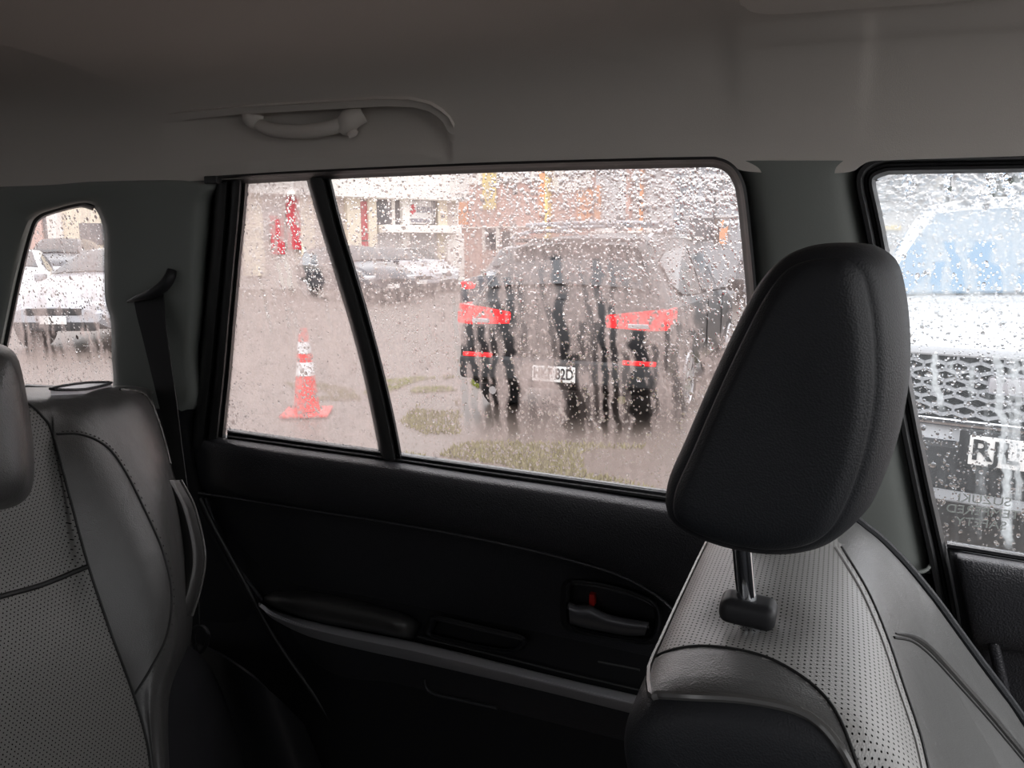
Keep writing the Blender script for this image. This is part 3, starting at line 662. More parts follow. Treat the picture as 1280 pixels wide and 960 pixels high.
caps = [(iA, (j+1) % nL, j) for j in range(nL)]+[(iB, (len(ys)-1)*nL+j, (len(ys)-1)*nL+(j+1) % nL) for j in range(nL)]
seam1 = [(790, 846), (805, 833), (830, 816), (870, 808), (920, 812), (970, 827), (1020, 860), (1050, 900), (1075, 965)]
seam2 = [(1052, 684), (1085, 740), (1110, 800), (1130, 860), (1150, 920), (1162, 970)]
seam3 = [(1117, 797), (1140, 802), (1165, 822), (1200, 860), (1240, 905), (1290, 965)]
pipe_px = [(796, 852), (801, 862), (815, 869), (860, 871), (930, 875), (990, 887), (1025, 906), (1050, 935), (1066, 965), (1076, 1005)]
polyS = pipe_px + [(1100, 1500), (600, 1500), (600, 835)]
polyI = [(700, 560), (1020, 600)]+seam2+[(1165, 1200), (1100, 1200)]+seam1[::-1]+[(700, 880)]
def split_mesh(names, V, FQ, caps, poly, allow, mats, parent, uv):
    vx, vy = proj(V); sd = dpoly(vx, vy, poly); sd = np.where(inpoly(vx, vy, poly), sd, -sd); sd = np.where(allow, sd, -50)
    FA = np.array(FQ); fc = sd[FA].mean(axis=1) > 0
    bv = BVHTree.FromPolygons([tuple(v) for v in V], FQ+caps)
    res = []
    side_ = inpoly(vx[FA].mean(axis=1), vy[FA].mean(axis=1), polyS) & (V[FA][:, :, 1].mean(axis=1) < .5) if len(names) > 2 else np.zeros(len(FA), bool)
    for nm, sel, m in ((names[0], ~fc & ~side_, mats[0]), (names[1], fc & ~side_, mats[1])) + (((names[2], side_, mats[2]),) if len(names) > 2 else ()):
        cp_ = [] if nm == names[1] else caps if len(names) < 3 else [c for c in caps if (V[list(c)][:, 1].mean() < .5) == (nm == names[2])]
        fl = [tuple(q) for q in FA[sel]]+cp_
        used = sorted({i for q in fl for i in q}); rm = {u: k for k, u in enumerate(used)}
        me = bpy.data.meshes.new(nm); me.from_pydata([tuple(V[u]) for u in used], [], [tuple(rm[i] for i in q) for q in fl]); me.materials.append(m)
        me.polygons.foreach_set('use_smooth', [True]*len(me.polygons))
        at = me.attributes.new('perf', 'FLOAT', 'POINT'); at.data.foreach_set('value', sd[used].astype(np.float32))
        ul = me.uv_layers.new(name='UVMap'); li = np.zeros(len(me.loops), int); me.loops.foreach_get('vertex_index', li)
        ul.data.foreach_set('uv', uv[np.array(used)][li].ravel().astype(np.float32))
        me.update()
        ns = np.array([tuple(bn) for bn in vert_normals(V, FQ+caps)[used]])
        me.normals_split_custom_set_from_vertices([tuple(n) for n in ns])
        o = bpy.data.objects.new(nm, me); COL.objects.link(o); wparent(o, parent); res.append(o)
    return res, bv
def vert_normals(V, Fs):
    key = (len(V), len(Fs), float(V[0][0]))
    if key in vert_normals.c: return vert_normals.c[key]
    n = np.zeros_like(V)
    for k in (3, 4):
        A = np.array([q for q in Fs if len(q) == k])
        if len(A) == 0: continue
        a = V[A[:, 2]]-V[A[:, 0]]; b = (V[A[:, 3]]-V[A[:, 1]]) if k == 4 else (V[A[:, 2]]-V[A[:, 1]])
        c = np.cross(a, b)
        for j in range(k): np.add.at(n, A[:, j], c)
    n /= np.linalg.norm(n, axis=1, keepdims=True)+1e-15; vert_normals.c[key] = n; return n
vert_normals.c = {}
arc = np.concatenate([[0], np.cumsum(np.linalg.norm(np.diff(loop, axis=0), axis=1))])
uv = np.zeros((len(V), 2)); uv[:len(ys)*nL, 0] = np.repeat(ys, nL); uv[:len(ys)*nL, 1] = np.tile(arc, len(ys))
kk = np.arange(nL)//NL; allow = np.concatenate([np.tile((kk >= 6) & (kk <= 15), len(ys)), [False, False]])
allow &= np.concatenate([np.repeat(np.array(ins) < .015, nL), [False, False]])
# outward orientation
vn = vert_normals(V, FQ+caps)
if (vn[:nL*25, 1].mean()) > 0:
    FQ = [tuple(reversed(q)) for q in FQ]; caps = [tuple(reversed(q)) for q in caps]; vert_normals.c.clear()
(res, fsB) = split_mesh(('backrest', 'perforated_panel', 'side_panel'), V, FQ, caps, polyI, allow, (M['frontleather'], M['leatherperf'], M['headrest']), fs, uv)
def on(bvh, pts, lift, n=6):
    P = cr1(pts, n); out = []
    for p in P:
        h = hit(bvh, p[0], p[1], lift)
        if h is not None: out.append(h)
    return out
def seamtube(name, bvh, pts, r, lift, m, parent):
    q = on(bvh, pts, lift, 5); return tube(name, q, r, m, parent, n=1) if len(q) > 2 else None
for s_ in (seam1, seam2, seam3): seamtube('seam', fsB, s_, .0011, .0002, M['stitch'], fs)
seamtube('bolster_roll', fsB, [(x+2, y-5) for x, y in seam3[:]], [.0006, .003, .0035, .0035, .0035], .0005, M['leather'], fs)
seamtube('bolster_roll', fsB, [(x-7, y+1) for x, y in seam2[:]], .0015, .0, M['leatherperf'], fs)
# piping: across the rear top edge, then forward along the inboard and outboard edges
krear = int(np.argmin(np.hypot(loop[:, 0]+.100, loop[:, 1]-1.128)))
kend = int(np.argmin(np.hypot(loop[:, 0]-.30, loop[:, 1]-.75)))
iy = lambda y: int(np.argmin(abs(np.array(ys)-y)))
pp = [Vector(SG[iy(y)][krear]) for y in np.linspace(.80, .444, 14)]
pn = [Vector(SG[iy(.428)][k]) for k in range(krear+3, kend, 4)]; pf = [Vector(SG[iy(.812)][k]) for k in range(kend, krear+3, -4)]
tube('piping', pp[:-1]+on(fsB, pipe_px[2:], .0008, 5), .0027, M['piping'], fs, n=2, seg=8)
cx_ = np.array((.12, .6, .9)); pf = [Vector(SG[iy(.806)][k]) + Vector((NI[k][0], 0, NI[k][1]))*-.003 + Vector((0, .001, 0)) for k in range(krear+3, kend, 4)]
tube('piping', pf, .0042, M['headrest'], fs, n=3, seg=8)
# headrest with two posts; one guide shows
hr_px = [(1040, 305), (1068, 309), (1090, 330), (1102, 370), (1109, 430), (1108, 500), (1094, 575), (1070, 640), (1045, 678), (1010, 697), (960, 702), (900, 692), (852, 672), (829, 648), (829, 610), (850, 560), (880, 490), (912, 420), (942, 362), (970, 326), (1003, 309)]
HY = .455; hl = np.array([[onY(x, y, HY).x, onY(x, y, HY).z] for x, y in hr_px]); hl = cr1c(hl, 5); hn = len(hl)
T = np.roll(hl, -1, axis=0)-np.roll(hl, 1, axis=0); T /= np.linalg.norm(T, axis=1, keepdims=True)
ar = np.sum(hl[:, 0]*np.roll(hl[:, 1], -1)-np.roll(hl[:, 0], -1)*hl[:, 1]); HN = np.stack([-T[:, 1], T[:, 0]], axis=1)*(1 if ar > 0 else -1)
hc_ = hl.mean(axis=0)
def hloop(y, inset, fwd, side):
    k_ = max(0, inset-.0105)/.08; L = (hl + HN*min(inset, .0105))*(1-k_)+hc_*k_
    L = L.copy(); f = np.clip((hl[:, 0]-hc_[0]+.02)/.06, 0, 1)*np.clip((hl[:, 1]-1.19)/.06, 0, 1)
    L[:, 0] += fwd*f; return np.stack([L[:, 0], np.full(hn, y), L[:, 1]], axis=1)
st_h = [(.4475, .082, 0), (.4465, .055, 0), (.4468, .03, 0), (.4480, .018, 0), (.4510, .0105, 0), (.4545, .0075, .001), (.4560, .0085, .002), (.4575, .0055, .003), (.463, .0015, .003), (.470, 0, .005), (.485, -.001, .009), (.51, -.001, .013), (.54, -.001, .016), (.575, 0, .017), (.61, -.001, .016), (.64, -.001, .013), (.665, -.001, .009), (.68, 0, .005), (.687, .0015, .003), (.693, .006, .003), (.699, .014, 0), (.702, .03, 0), (.703, .055, 0), (.702, .082, 0)]
HG = np.array([hloop(y, i, f, 0) for y, i, f in st_h]); 
hg2 = np.array([cr1(HG[:, j], 2) for j in range(hn)]).transpose(1, 0, 2)
HV = hg2.reshape(-1, 3); HV = np.vstack([HV, HV[:hn].mean(axis=0), HV[-hn:].mean(axis=0)]); m_ = len(hg2)
hf = grid_faces(m_, hn, True)+[(len(HV)-2, (j+1) % hn, j) for j in range(hn)]+[(len(HV)-1, (m_-1)*hn+j, (m_-1)*hn+(j+1) % hn) for j in range(hn)]
hr = mesh_obj('headrest', HV, hf, M['headrest'], fs, ang=180)
bm = bmesh.new(); bm.from_mesh(hr.data); bmesh.ops.recalc_face_normals(bm, faces=bm.faces); bm.to_mesh(hr.data); bm.free()
g = onY(935, 768, .512); t_ = onY(929, 690, .515)
ax = Vector((t_.x-g.x, 0, t_.z-g.z)).normalized()
for y in (.512, .655):
    b_ = Vector((g.x, y, g.z))
    tube('post', [b_-ax*.02, b_+ax*.10], .0066, M['chrome'], hr, seg=20, up=(0, 1, 0))
    ob = rbox('post_guide', (0, 0, 0), (.037, .026, .0175), M['softblack'], fs, bev=.0082, seg=6)
    rt = Matrix.Rotation(.06, 4, 'Y'); ob.data.transform(Matrix.Translation(b_+Vector((0, 0, .0035))) @ rt)
# cushion below (edge of the same seat)
cu = [(.36, .40), (.36, .52), (.42, .57), (.60, .58), (.80, .60), (.90, .57), (.92, .48), (.90, .40)]
prism('cushion', [tuple(p) for p in cr1c(cu, 4)], .385, .815, M['leather'], fs, axis=1, bev=.01)

# ================================================================== REAR SEAT
rs = thing('rear_seat', 'dark leather rear bench backrest with perforated centre at the left edge', 'car seat', (-.8, .35, .45))
def RSP(px, py, d=0.0):                             # backrest front plane, leaning back
    n = Vector((1, 0, .33)).normalized(); q = n.dot(Vector((-.80, 0, 1.2))) + d; r = ray(px, py); return CAM + r*((q-n.dot(CAM))/n.dot(r))
rowsR = [
 [(-420, 480, -.13), (-150, 484, -.13), (30, 484, -.13), (90, 484, -.13), (140, 482, -.14), (178, 484, -.15), (192, 490, -.16)],
 [(-420, 488, -.03), (-150, 492, -.03), (34, 493, -.035), (80, 492, -.035), (130, 486, -.05), (168, 486, -.07), (190, 497, -.12)],
 [(-420, 505, -.002), (-150, 508, .0), (40, 507, .0), (76, 512, .0), (125, 508, -.005), (175, 507, -.03), (200, 530, -.11)],
 [(-420, 560, .008), (-150, 560, .01), (50, 545, .006), (72, 548, .012), (130, 556, .020), (188, 548, -.015), (210, 566, -.11)],
 [(-420, 640, .010), (-150, 640, .01), (60, 620, .004), (90, 625, .016), (165, 628, .030), (212, 630, .0), (230, 640, -.11)],
 [(-420, 740, .006), (-160, 738, .0), (60, 718, -.002), (113, 714, .014), (190, 712, .035), (222, 716, .01), (240, 720, -.12)],
 [(-420, 860, .014), (-160, 850, .012), (60, 820, .008), (146, 810, .016), (206, 800, .030), (226, 800, .006), (238, 805, -.12)],
 [(-420, 980, .014), (-160, 960, .012), (80, 930, .008), (172, 900, .012), (190, 895, .018), (208, 880, .0), (214, 885, -.14)],
 [(-420, 1140, .014), (-160, 1120, .012), (100, 1080, .008), (195, 1060, .010), (205, 1050, .012), (214, 1040, .0), (218, 1040, -.14)]]
RR = [[RSP(*p) for p in r] for r in rowsR]
A = np.array([cr1(r, 14) for r in RR]); A = np.array([cr1(A[:, j], 14) for j in range(A.shape[1])]).transpose(1, 0, 2)
mR, nR = A.shape[:2]; V = A.reshape(-1, 3); back = V+np.array((-.12, 0, -.02)); FQ = grid_faces(mR, nR); V2 = np.vstack([V, back]); o_ = mR*nR
caps = [tuple(reversed([i+o_ for i in q])) for q in FQ]
for j in range(nR-1): caps += [(j+1, j, o_+j, o_+j+1), ((mR-1)*nR+j, (mR-1)*nR+j+1, o_+(mR-1)*nR+j+1, o_+(mR-1)*nR+j)]
for i in range(mR-1): caps += [(i*nR, (i+1)*nR, o_+(i+1)*nR, o_+i*nR), ((i+1)*nR+nR-1, i*nR+nR-1, o_+i*nR+nR-1, o_+(i+1)*nR+nR-1)]
vn = vert_normals(V2, FQ); 
if vn[:o_, 0].mean() < 0: FQ = [tuple(reversed(q)) for q in FQ]; caps = [tuple(reversed(q)) for q in caps]
vert_normals.c.clear()
sA = [(22, 500), (38, 507), (54, 522), (66, 543), (88, 625), (110, 706), (138, 790), (166, 866), (184, 930), (192, 1000)]
sB = [(66, 543), (100, 543), (130, 556), (152, 582), (178, 632), (204, 692), (214, 745), (208, 795), (188, 836), (168, 868)]
sD = [(-60, 768), (0, 746), (50, 732), (110, 708)]
pI = [(-900, 500)]+sA+[(200, 1400), (-900, 1400)]
uvR = np.zeros((len(V2), 2)); uvR[:, 0] = V2[:, 1]; uvR[:, 1] = V2[:, 2]*1.05
al = np.arange(len(V2)) < o_
res, rsB = split_mesh(('backrest', 'perforated_panel'), V2, FQ, caps, pI, al, (M['leather'], M['rearleather']), rs, uvR)
for s_ in (sA, sB): seamtube('seam', rsB, s_, .0014, .0003, M['stitch'], rs)
seamtube('seam', rsB, sD, .003, .0, M['stitch'], rs)
# double row of stitches beside the curved seam
P = cr1(sB, 12); q = []
sv, sf = [], []
for i in range(4, len(P)-3, 2):
    for o2 in (3.0,):
        t = P[i+1]-P[i-1]; t /= np.linalg.norm(t); nrm = np.array((t[1], -t[0])); a = P[i]+nrm*o2; b = a+t*2.2
        ha, hb = hit(rsB, *a, .0006), hit(rsB, *b, .0006)
        if ha is None or hb is None: continue
        d = (hb-ha); u = d.cross(Vector((1, 0, .3))).normalized()*.0007; k = len(sv)
        up_ = Vector((.0008, 0, .0002)); sv += [ha-u, ha+u, hb+u, hb-u, ha+up_, hb+up_]; sf += [(k, k+4, k+5, k+3), (k+1, k+2, k+5, k+4), (k, k+1, k+4), (k+2, k+3, k+5)]
st_ = mesh_obj('stitching', sv, sf, M['piping'], rs); st_['kind'] = 'stuff'
seamtube('edge_piping', rsB, [(150, 488), (176, 491), (190, 508), (203, 545), (212, 580)], .002, .001, M['piping'], rs)
# release bezel on top of the backrest
c0_, c1_, c2_, c3_ = RSP(64, 497, -.03), RSP(104, 489, -.07), RSP(140, 488, -.07), RSP(108, 497, -.03)
V = [p+Vector((0, 0, .010)) for p in (c0_, c1_, c2_, c3_)]; V += [p-Vector((0, 0, .012)) for p in V]
mesh_obj('release_bezel', V, [(0, 1, 2, 3), (7, 6, 5, 4), (0, 4, 5, 1), (1, 5, 6, 2), (2, 6, 7, 3), (3, 7, 4, 0)], M['silver'], rs, smooth=False)
tube('bezel_rim', [p+Vector((0, 0, .0105)) for p in (c0_, c1_, c2_, c3_)], .0018, M['blackplastic'], rs, closed=True, n=4)
# outer side wing beyond the belt
wg = [(226, 600, .0), (244, 636, .01), (256, 690, .012), (252, 730, .01), (240, 770, 0)]
patch('side_wing', [[RSP(x-30*k, y, d*(1-k)-.03-.05*abs(k-.4)) for x, y, d in wg] for k in (0, .15, .5, 1.0)], M['leather'], rs, n=6, mrow=4)
tube('wing_piping', [RSP(x, y, d-.035) for x, y, d in wg], .0018, M['piping'], rs)
# lower side of the bench
patch('seat_side', [[RSP(206, 800, -.03), RSP(240, 810, -.10), RSP(262, 830, -.2)], [RSP(205, 900, -.03), RSP(262, 900, -.08), RSP(290, 900, -.2)], [RSP(208, 1060, -.03), RSP(290, 1060, -.05), RSP(330, 1060, -.2)]], M['softblack'], rs, n=6, mrow=6)
# rear headrest
hq = [(-60, 428), (-20, 427), (8, 433), (24, 452), (36, 510), (42, 560), (42, 600), (34, 622), (12, 635), (-30, 640), (-90, 640)]
hq = hq+[(-150, 600), (-150, 470)]
cl_ = np.mean(np.array(hq, float), axis=0)
lay = []
for k, d in ((.02, .155), (.5, .153), (.8, .145), (.92, .132), (.985, .110), (1.0, .085), (.985, .06), (.93, .035), (.8, .02), (.02, .01)):
    lay.append([RSP(cl_[0]+(x-cl_[0])*k, cl_[1]+(y-cl_[1])*k, d) for x, y in hq])
lay = np.array([cr1c(r, 4) for r in lay]); lay = np.array([cr1(lay[:, j], 3) for j in range(lay.shape[1])]).transpose(1, 0, 2)
o = mesh_obj('headrest', lay.reshape(-1, 3), grid_faces(lay.shape[0], lay.shape[1], True), M['leather'], rs, ang=80)
bm = bmesh.new(); bm.from_mesh(o.data); bmesh.ops.holes_fill(bm, edges=[e for e in bm.edges if e.is_boundary], sides=0); bmesh.ops.recalc_face_normals(bm, faces=bm.faces); bm.to_mesh(o.data); bm.free()
for px in (-70, -20): tube('post', [RSP(px, 500, .05), RSP(px, 480, -.05)], .006, M['chrome'], o, seg=12)

# ================================================================== SEAT BELT
sb_ = thing('seat_belt', 'black seat belt hanging from its curved guide on the rear pillar', 'seat belt', tuple(S(200, 400, .05)))
L_ = [(167, 374), (171, 395), (180, 430), (197, 500), (212, 565), (226, 640), (236, 710), (240, 785)]; R2 = [(204, 368), (206, 395), (210, 430), (220, 500), (228, 565), (238, 640), (246, 710), (249, 785)]
dd = [.045, .062, .075, .105, .135, .165, .185, .195]
patch('webbing', [[S(a[0]+(b[0]-a[0])*s, a[1]+(b[1]-a[1])*s, d+.006*s) for a, b, d in zip(L_, R2, dd)] for s in (0, .5, 1)], M['web'], sb_, n=6, mrow=3, thick=.0013)
tube('belt_guide', [S(160, 377, .046), S(172, 373, .058), S(190, 367, .064), S(204, 358, .062), S(212, 347, .057), S(215, 338, .050)], [.002, .005, .008, .0085, .008, .007], M['softblack'], sb_, seg=12)
bmc = S(249, 797, .19)
tube('tongue_ring', [S(243, 786, .2), S(253, 784, .2), S(260, 793, .2), S(257, 808, .2), S(247, 816, .2), (S(242, 800, .2))], .0035, M['softblack'], sb_, closed=True)
patch('tongue', [[S(237, 826, .2), S(242, 824, .2)], [S(236, 840, .2), S(241, 838, .2)], [S(235, 856, .2), S(239, 856, .2)]], M['chrome'], sb_, n=2, mrow=3, thick=.002)
patch('webbing', [[S(226, 800, .19), S(238, 815, .19), S(246, 815, .19)], [S(228, 900, .19), S(240, 900, .19), S(256, 900, .19)], [S(234, 1020, .19), S(250, 1020, .19), S(270, 1020, .19)]], M['web'], sb_, n=4, mrow=6, thick=.0013)

# ================================================================== OUTSIDE
def paint(n, c, r=.25): return mat(n, c, r, 0, coat=.6)
M['asphalt'] = mat('wet_asphalt', (.125, .098, .083), .5, bump=(60, .5, 'n'), var=(9, .22))
M['darkpaint'] = mat('dark_grey_paint', (.009, .0085, .010), .35, coat=.12, spec=.35); M['whitepaint'] = paint('white_paint', (.64, .67, .70)); M['silverpaint'] = paint('silver_paint', (.42, .43, .46)); M['bluepaint'] = paint('dark_blue_paint', (.018, .022, .034))
M['carglass'] = mat('dark_car_glass', (.03, .036, .042), .05, spec=.6); M['skyglass'] = mat('blue_tinted_windscreen', (.06, .15, .24), .06, spec=.9)
M['tyre'] = mat('tyre', (.02, .02, .02), .8); M['rim'] = mat('alloy', (.6, .6, .62), .3, .8); M['trimblk'] = mat('bumper_plastic', (.025, .026, .028), .6)
M['lampred'] = mat('red_lamp', (.75, .02, .025), .2, emit=((1, .03, .03), .35)); M['lampclear'] = mat('clear_lamp', (.7, .72, .75), .1, .4)
M['plate'] = mat('plate_white', (.85, .85, .83), .4); M['ink'] = mat('plate_ink', (.02, .02, .022), .5)
M['wallwhite'] = mat('white_wall', (.93, .90, .84), .8, var=(2, .04)); M['wallbeige'] = mat('beige_wall', (.66, .60, .55), .8, var=(2, .05)); M['cream'] = mat('cream_wall', (.82, .74, .58), .8)
M['pinkwall'] = mat('pink_brick', (.66, .44, .38), .85, var=(6, .12)); M['orange'] = mat('orange_panel', (.80, .38, .20), .6); M['yellow'] = mat('yellow_post', (.85, .68, .28), .6)
M['greywall'] = mat('grey_boards', (.36, .38, .40), .7); M['greylt'] = mat('pale_grey_wall', (.62, .62, .62), .8); M['darkwin'] = mat('dark_window', (.08, .085, .095), .15); M['redflag'] = mat('red_banner', (.55, .03, .05), .6)
M['signw'] = mat('sign_face', (.75, .74, .72), .5); M['signgrey'] = mat('sign_lettering', (.22, .22, .26), .5); M['coneo'] = mat('cone_orange', (.85, .035, .03), .45); M['conew'] = mat('cone_band', (.85, .87, .88), .4)
M['grass'] = mat('grass', (.30, .33, .07), .9, var=(12, .3)); M['moss'] = mat('moss_patch', (.24, .22, .09), .9, var=(14, .3)); M['foliage'] = mat('dark_leaves', (.05, .07, .05), .8); M['bark'] = mat('bark', (.10, .08, .07), .9)

def ground_obj():
    n = 60; V = []; xs_ = np.linspace(-60, 60, n); ys_ = np.linspace(-12, 70, n)
    for y in ys_:
        for x in xs_: V.append((x, y, -.02*vnoise(x*.8, y*.8, 5)))
    o = mesh_obj('ground', V, grid_faces(n, n), M['asphalt']); o['kind'] = 'structure'; o['label'] = 'wet pinkish grey car park asphalt'; return o
ground = ground_obj()
# the body of the car that the camera sits in: underside and outer skin, so nothing shows through from outside
rbox('car_underbody', ((CF+CB)/2, (CL+CR)/2, .27), (CF-CB+.4, CL-CR+.05, .10), M['trimblk'], bev=.02)
ob = bpy.data.objects['car_underbody']; ob['kind'] = 'structure'

def grass_patch(name, px_poly, n, m, label, h=.05, flat=None):
    P = np.array([list(onG(x, y))[:2] for x, y in px_poly]); lo, hi = P.min(axis=0), P.max(axis=0); rg = np.random.default_rng(len(px_poly)*n)
    V, f = [], []
    while len(f) < n:
        a, b = rg.uniform(lo, hi); 
        if not inpoly([a], [b], [tuple(p) for p in P])[0]: continue
        if vnoise(a*3, b*3, 31) < .45: continue
        an = rg.uniform(0, PI); hh = h*rg.uniform(.4, 1); wd = .012*rg.uniform(.6, 1.6); c, s = math.cos(an), math.sin(an); k = len(V); l = rg.uniform(-.03, .03, 2)
        V += [(a-c*wd, b-s*wd, -.03), (a+c*wd, b+s*wd, -.03), (a+l[0]+c*wd*.3, b+l[1], hh)]; f.append((k, k+1, k+2))
    o = mesh_obj(name, V, f, m, smooth=False); o['kind'] = 'stuff'; o['label'] = label; o['category'] = 'grass'; return o
grass_patch('grass', [(455, 492), (470, 478), (520, 473), (585, 470), (640, 474), (640, 484), (580, 487), (520, 490)], 4200, M['grass'], 'yellow-green strip of grass left of the dark hatchback', .04)
grass_patch('grass', [(500, 528), (520, 505), (560, 500), (574, 500), (574, 520), (574, 545), (540, 545)], 1800, M['moss'], 'sparse mossy patch beside the rear wheel of the dark hatchback', .03)
grass_patch('grass', [(480, 566), (600, 552), (760, 556), (960, 560), (1000, 680), (830, 670), (480, 600)], 9000, M['moss'], 'olive grass verge along the foot of the rear door window', .035)
grass_patch('grass', [(905, 452), (940, 450), (1000, 500), (935, 500)], 3500, M['grass'], 'green grass to the right of the dark hatchback', .05)
grass_patch('grass', [(340, 470), (440, 486), (450, 500), (395, 500)], 1800, M['moss'], 'thin grass tuft line behind the traffic cone', .03)

# ------------------------------------------------------------------ cars
def car(name, label, loc, rz, st, paintm, glassm, wins, wheels, group=None, front=None):
    """st: list (y, zb, zbelt, zroof, hw, hwr) rear -> front; local x right, y forward"""
    root = thing(name, label, 'car', loc, rz, group)
    Pst = cr1(st, 3); n = len(Pst); base = np.array(st)
    def sec(r):
        y, zb, zt, zr, hw, hr_ = r
        h = [(0, zb), (hw*.84, zb), (hw*.96, zb+.10), (hw, zb+.42*(zt-zb)), (hw*.995, zb+.75*(zt-zb)), (hw*.965, zt-.03), (hw*.93, zt), (hr_, zr-.07), (hr_*.93, zr-.025), (hr_*.72, zr), (0, zr+.025)]
        return [(x, y, z) for x, z in h]
    G_ = []
    for r in Pst:
        h = sec(r); G_.append(h + [(-x, y, z) for x, y, z in h[-2:0:-1]])
    m2 = len(G_[0]); V = [p for q in G_ for p in q]
    f = grid_faces(n, m2, True); f += [tuple(range(m2))[::-1], tuple((n-1)*m2+k for k in range(m2))]
    b = mesh_obj('body', V, f, paintm, root, ang=28, world=False)
    bm = bmesh.new(); bm.from_mesh(b.data); bmesh.ops.recalc_face_normals(bm, faces=bm.faces); bm.to_mesh(b.data); bm.free()
    b.data.set_sharp_from_angle(angle=math.radians(28))
    def row(y):
        return [np.interp(y, Pst[:, 0], Pst[:, k]) for k in range(6)]
    def side(y, t, s):
        y_, zb, zt, zr, hw, hr_ = row(y); return Vector((s*(hw*.93*(1-t)+hr_*t+.008), y, zt*(1-t)+(zr-.07)*t))
    def topp(y, fx):
        y_, zb, zt, zr, hw, hr_ = row(y); a = abs(fx); z = zr+.025*(1-a/.72) if a < .72 else zr-.025*(a-.72)/.21
        return Vector((fx*hr_, y, z))
    for w_ in wins:
        if w_[0] == 's':
            for s in (-1, 1):
                top_, bot = [], []
                for y, t0, t1 in w_[1]:
                    bot.append(side(y, t0, s)); top_.append(side(y, t1, s))
                G2 = [bot, [(a+b_)/2 for a, b_ in zip(bot, top_)], top_]
                shell('side_window', G2, glassm, None, .012, away=(0, (st[0][0]+st[-1][0])/2, 1) ).parent = root
        else:
            G2 = [[topp(y, fx)+Vector((0, 0, .012))+Vector((0, w_[3], 0)) for fx in np.linspace(-wd, wd, 9)] for y, wd in w_[1]]
            shell(w_[2], G2, glassm, None, .012, away=(0, (st[0][0]+st[-1][0])/2, 1)).parent = root
    for y, r in wheels:
        for s in (-1, 1):
            hw = row(y)[4]
            def disc(nm, rad, x0, x1, m, par, cz_=r, seg=24, inner=0):
                V = []; 
                prof_ = [(x0, rad*.0), (x0, rad*.92), (x0+(x1-x0)*.15, rad), (x0+(x1-x0)*.85, rad), (x1, rad*.9), (x1, 0)]
                for x, q in prof_:
                    for k in range(seg): a = 2*PI*k/seg; V.append((s*x, y+math.cos(a)*q, cz_+math.sin(a)*q))
                return mesh_obj(nm, V, grid_faces(len(prof_), seg, True), m, par, world=False, ang=40)
            disc('wheel_arch', r*1.16, hw-.25, hw+.004, M['trimblk'], root, r*1.05)
            ty = disc('wheel', r, hw-.20, hw+.012, M['tyre'], root)
            disc('hub', r*.22, hw-.1, hw+.022, M['rim'], ty)
            V, ff = [], []
            for k in range(7):
                a = 2*PI*k/7; c_, s__ = math.cos(a), math.sin(a); i0 = len(V)
                for q, wd in ((r*.15, .035), (r*.66, .05)):
                    for e in (-wd, wd):
                        for xx in (hw+.004, hw+.020): V.append((s*xx, y+c_*q-s__*e, r+s__*q+c_*e))
                ff += [(i0, i0+1, i0+3, i0+2), (i0+4, i0+6, i0+7, i0+5), (i0+1, i0+5, i0+7, i0+3), (i0, i0+2, i0+6, i0+4), (i0, i0+4, i0+5, i0+1), (i0+2, i0+3, i0+7, i0+6)]
            mesh_obj('rim_spokes', V, ff, M['rim'], ty, smooth=False, world=False)
            tube('rim_ring', [(s*(hw+.012), y+math.cos(a)*r*.68, r+math.sin(a)*r*.68) for a in np.linspace(0, 2*PI, 17)[:-1]], .018, M['rim'], ty, closed=True, n=1, seg=6, world=False)
    return root, row, side, topp
LB = lambda n, c, s, m, r, b=.01, rot=None: rbox(n, c, s, m, r, bev=b, rot=rot, world=False)
def platetext(parent, txt, c, wd, h, facing, m1, m2, frame=True):
    """facing -1: readable from local -y"""
    p = LB('number_plate', c, (wd, .014, h), m1, parent, .004)
    rot = Matrix(((1, 0, 0), (0, 0, -1), (0, 1, 0))).to_4x4() if facing < 0 else Matrix(((-1, 0, 0), (0, 0, 1), (0, 1, 0))).to_4x4()
    Mx = Matrix.Translation(Vector(c)+Vector((0, .009*facing, 0))) @ rot
    t = text_mesh('plate_lettering', txt, h*.98, m2, Matrix.Identity(4), p, depth=.002, world=False, bold=.0022)
    xs_ = [v.co.x for v in t.data.vertices]; k = wd*.92/(max(xs_)-min(xs_)); t.data.transform(Mx @ Matrix.Diagonal((k, 1, 1, 1)) @ Matrix.Translation((-(max(xs_)+min(xs_))/2, 0, 0)))
    return p

# dark hatchback with red tail lights, seen from behind
st = [(0.0, .40, .60, .72, .80, .74), (.05, .30, .80, .95, .87, .80), (.14, .27, .93, 1.02, .89, .80), (.30, .26, .96, 1.24, .90, .68), (.52, .26, .97, 1.42, .90, .62), (1.0, .25, .97, 1.50, .90, .63), (1.9, .25, .965, 1.54, .90, .64), (2.6, .25, .96, 1.50, .90, .62), (3.0, .25, .96, 1.30, .90, .66), (3.35, .25, .955, 1.02, .89, .74), (3.9, .26, .86, .93, .87, .72), (4.15, .30, .70, .76, .82, .66), (4.25, .40, .55, .58, .74, .6)]
hb, row, side, topp = car('hatchback', 'dark grey hatchback seen from behind with red tail lights and roof bars', (-2.05, 5.72, 0), 0, st, M['darkpaint'], M['carglass'],
    [('s', [(.62, .35, .82), (.85, .12, .90), (1.25, .08, .92), (1.72, .06, .93)]), ('s', [(1.80, .06, .93), (2.3, .06, .93), (2.72, .05, .88)]), ('s', [(2.76, .05, .84), (2.95, .05, .6), (3.1, .05, .25)]), ('t', [(.19, .86), (.30, .88), (.42, .88), (.50, .84)], 'rear_window', -.004), ('t', [(2.66, .8), (2.9, .86), (3.2, .9)], 'windscreen', .004)],
    [(.78, .33), (3.38, .33)])
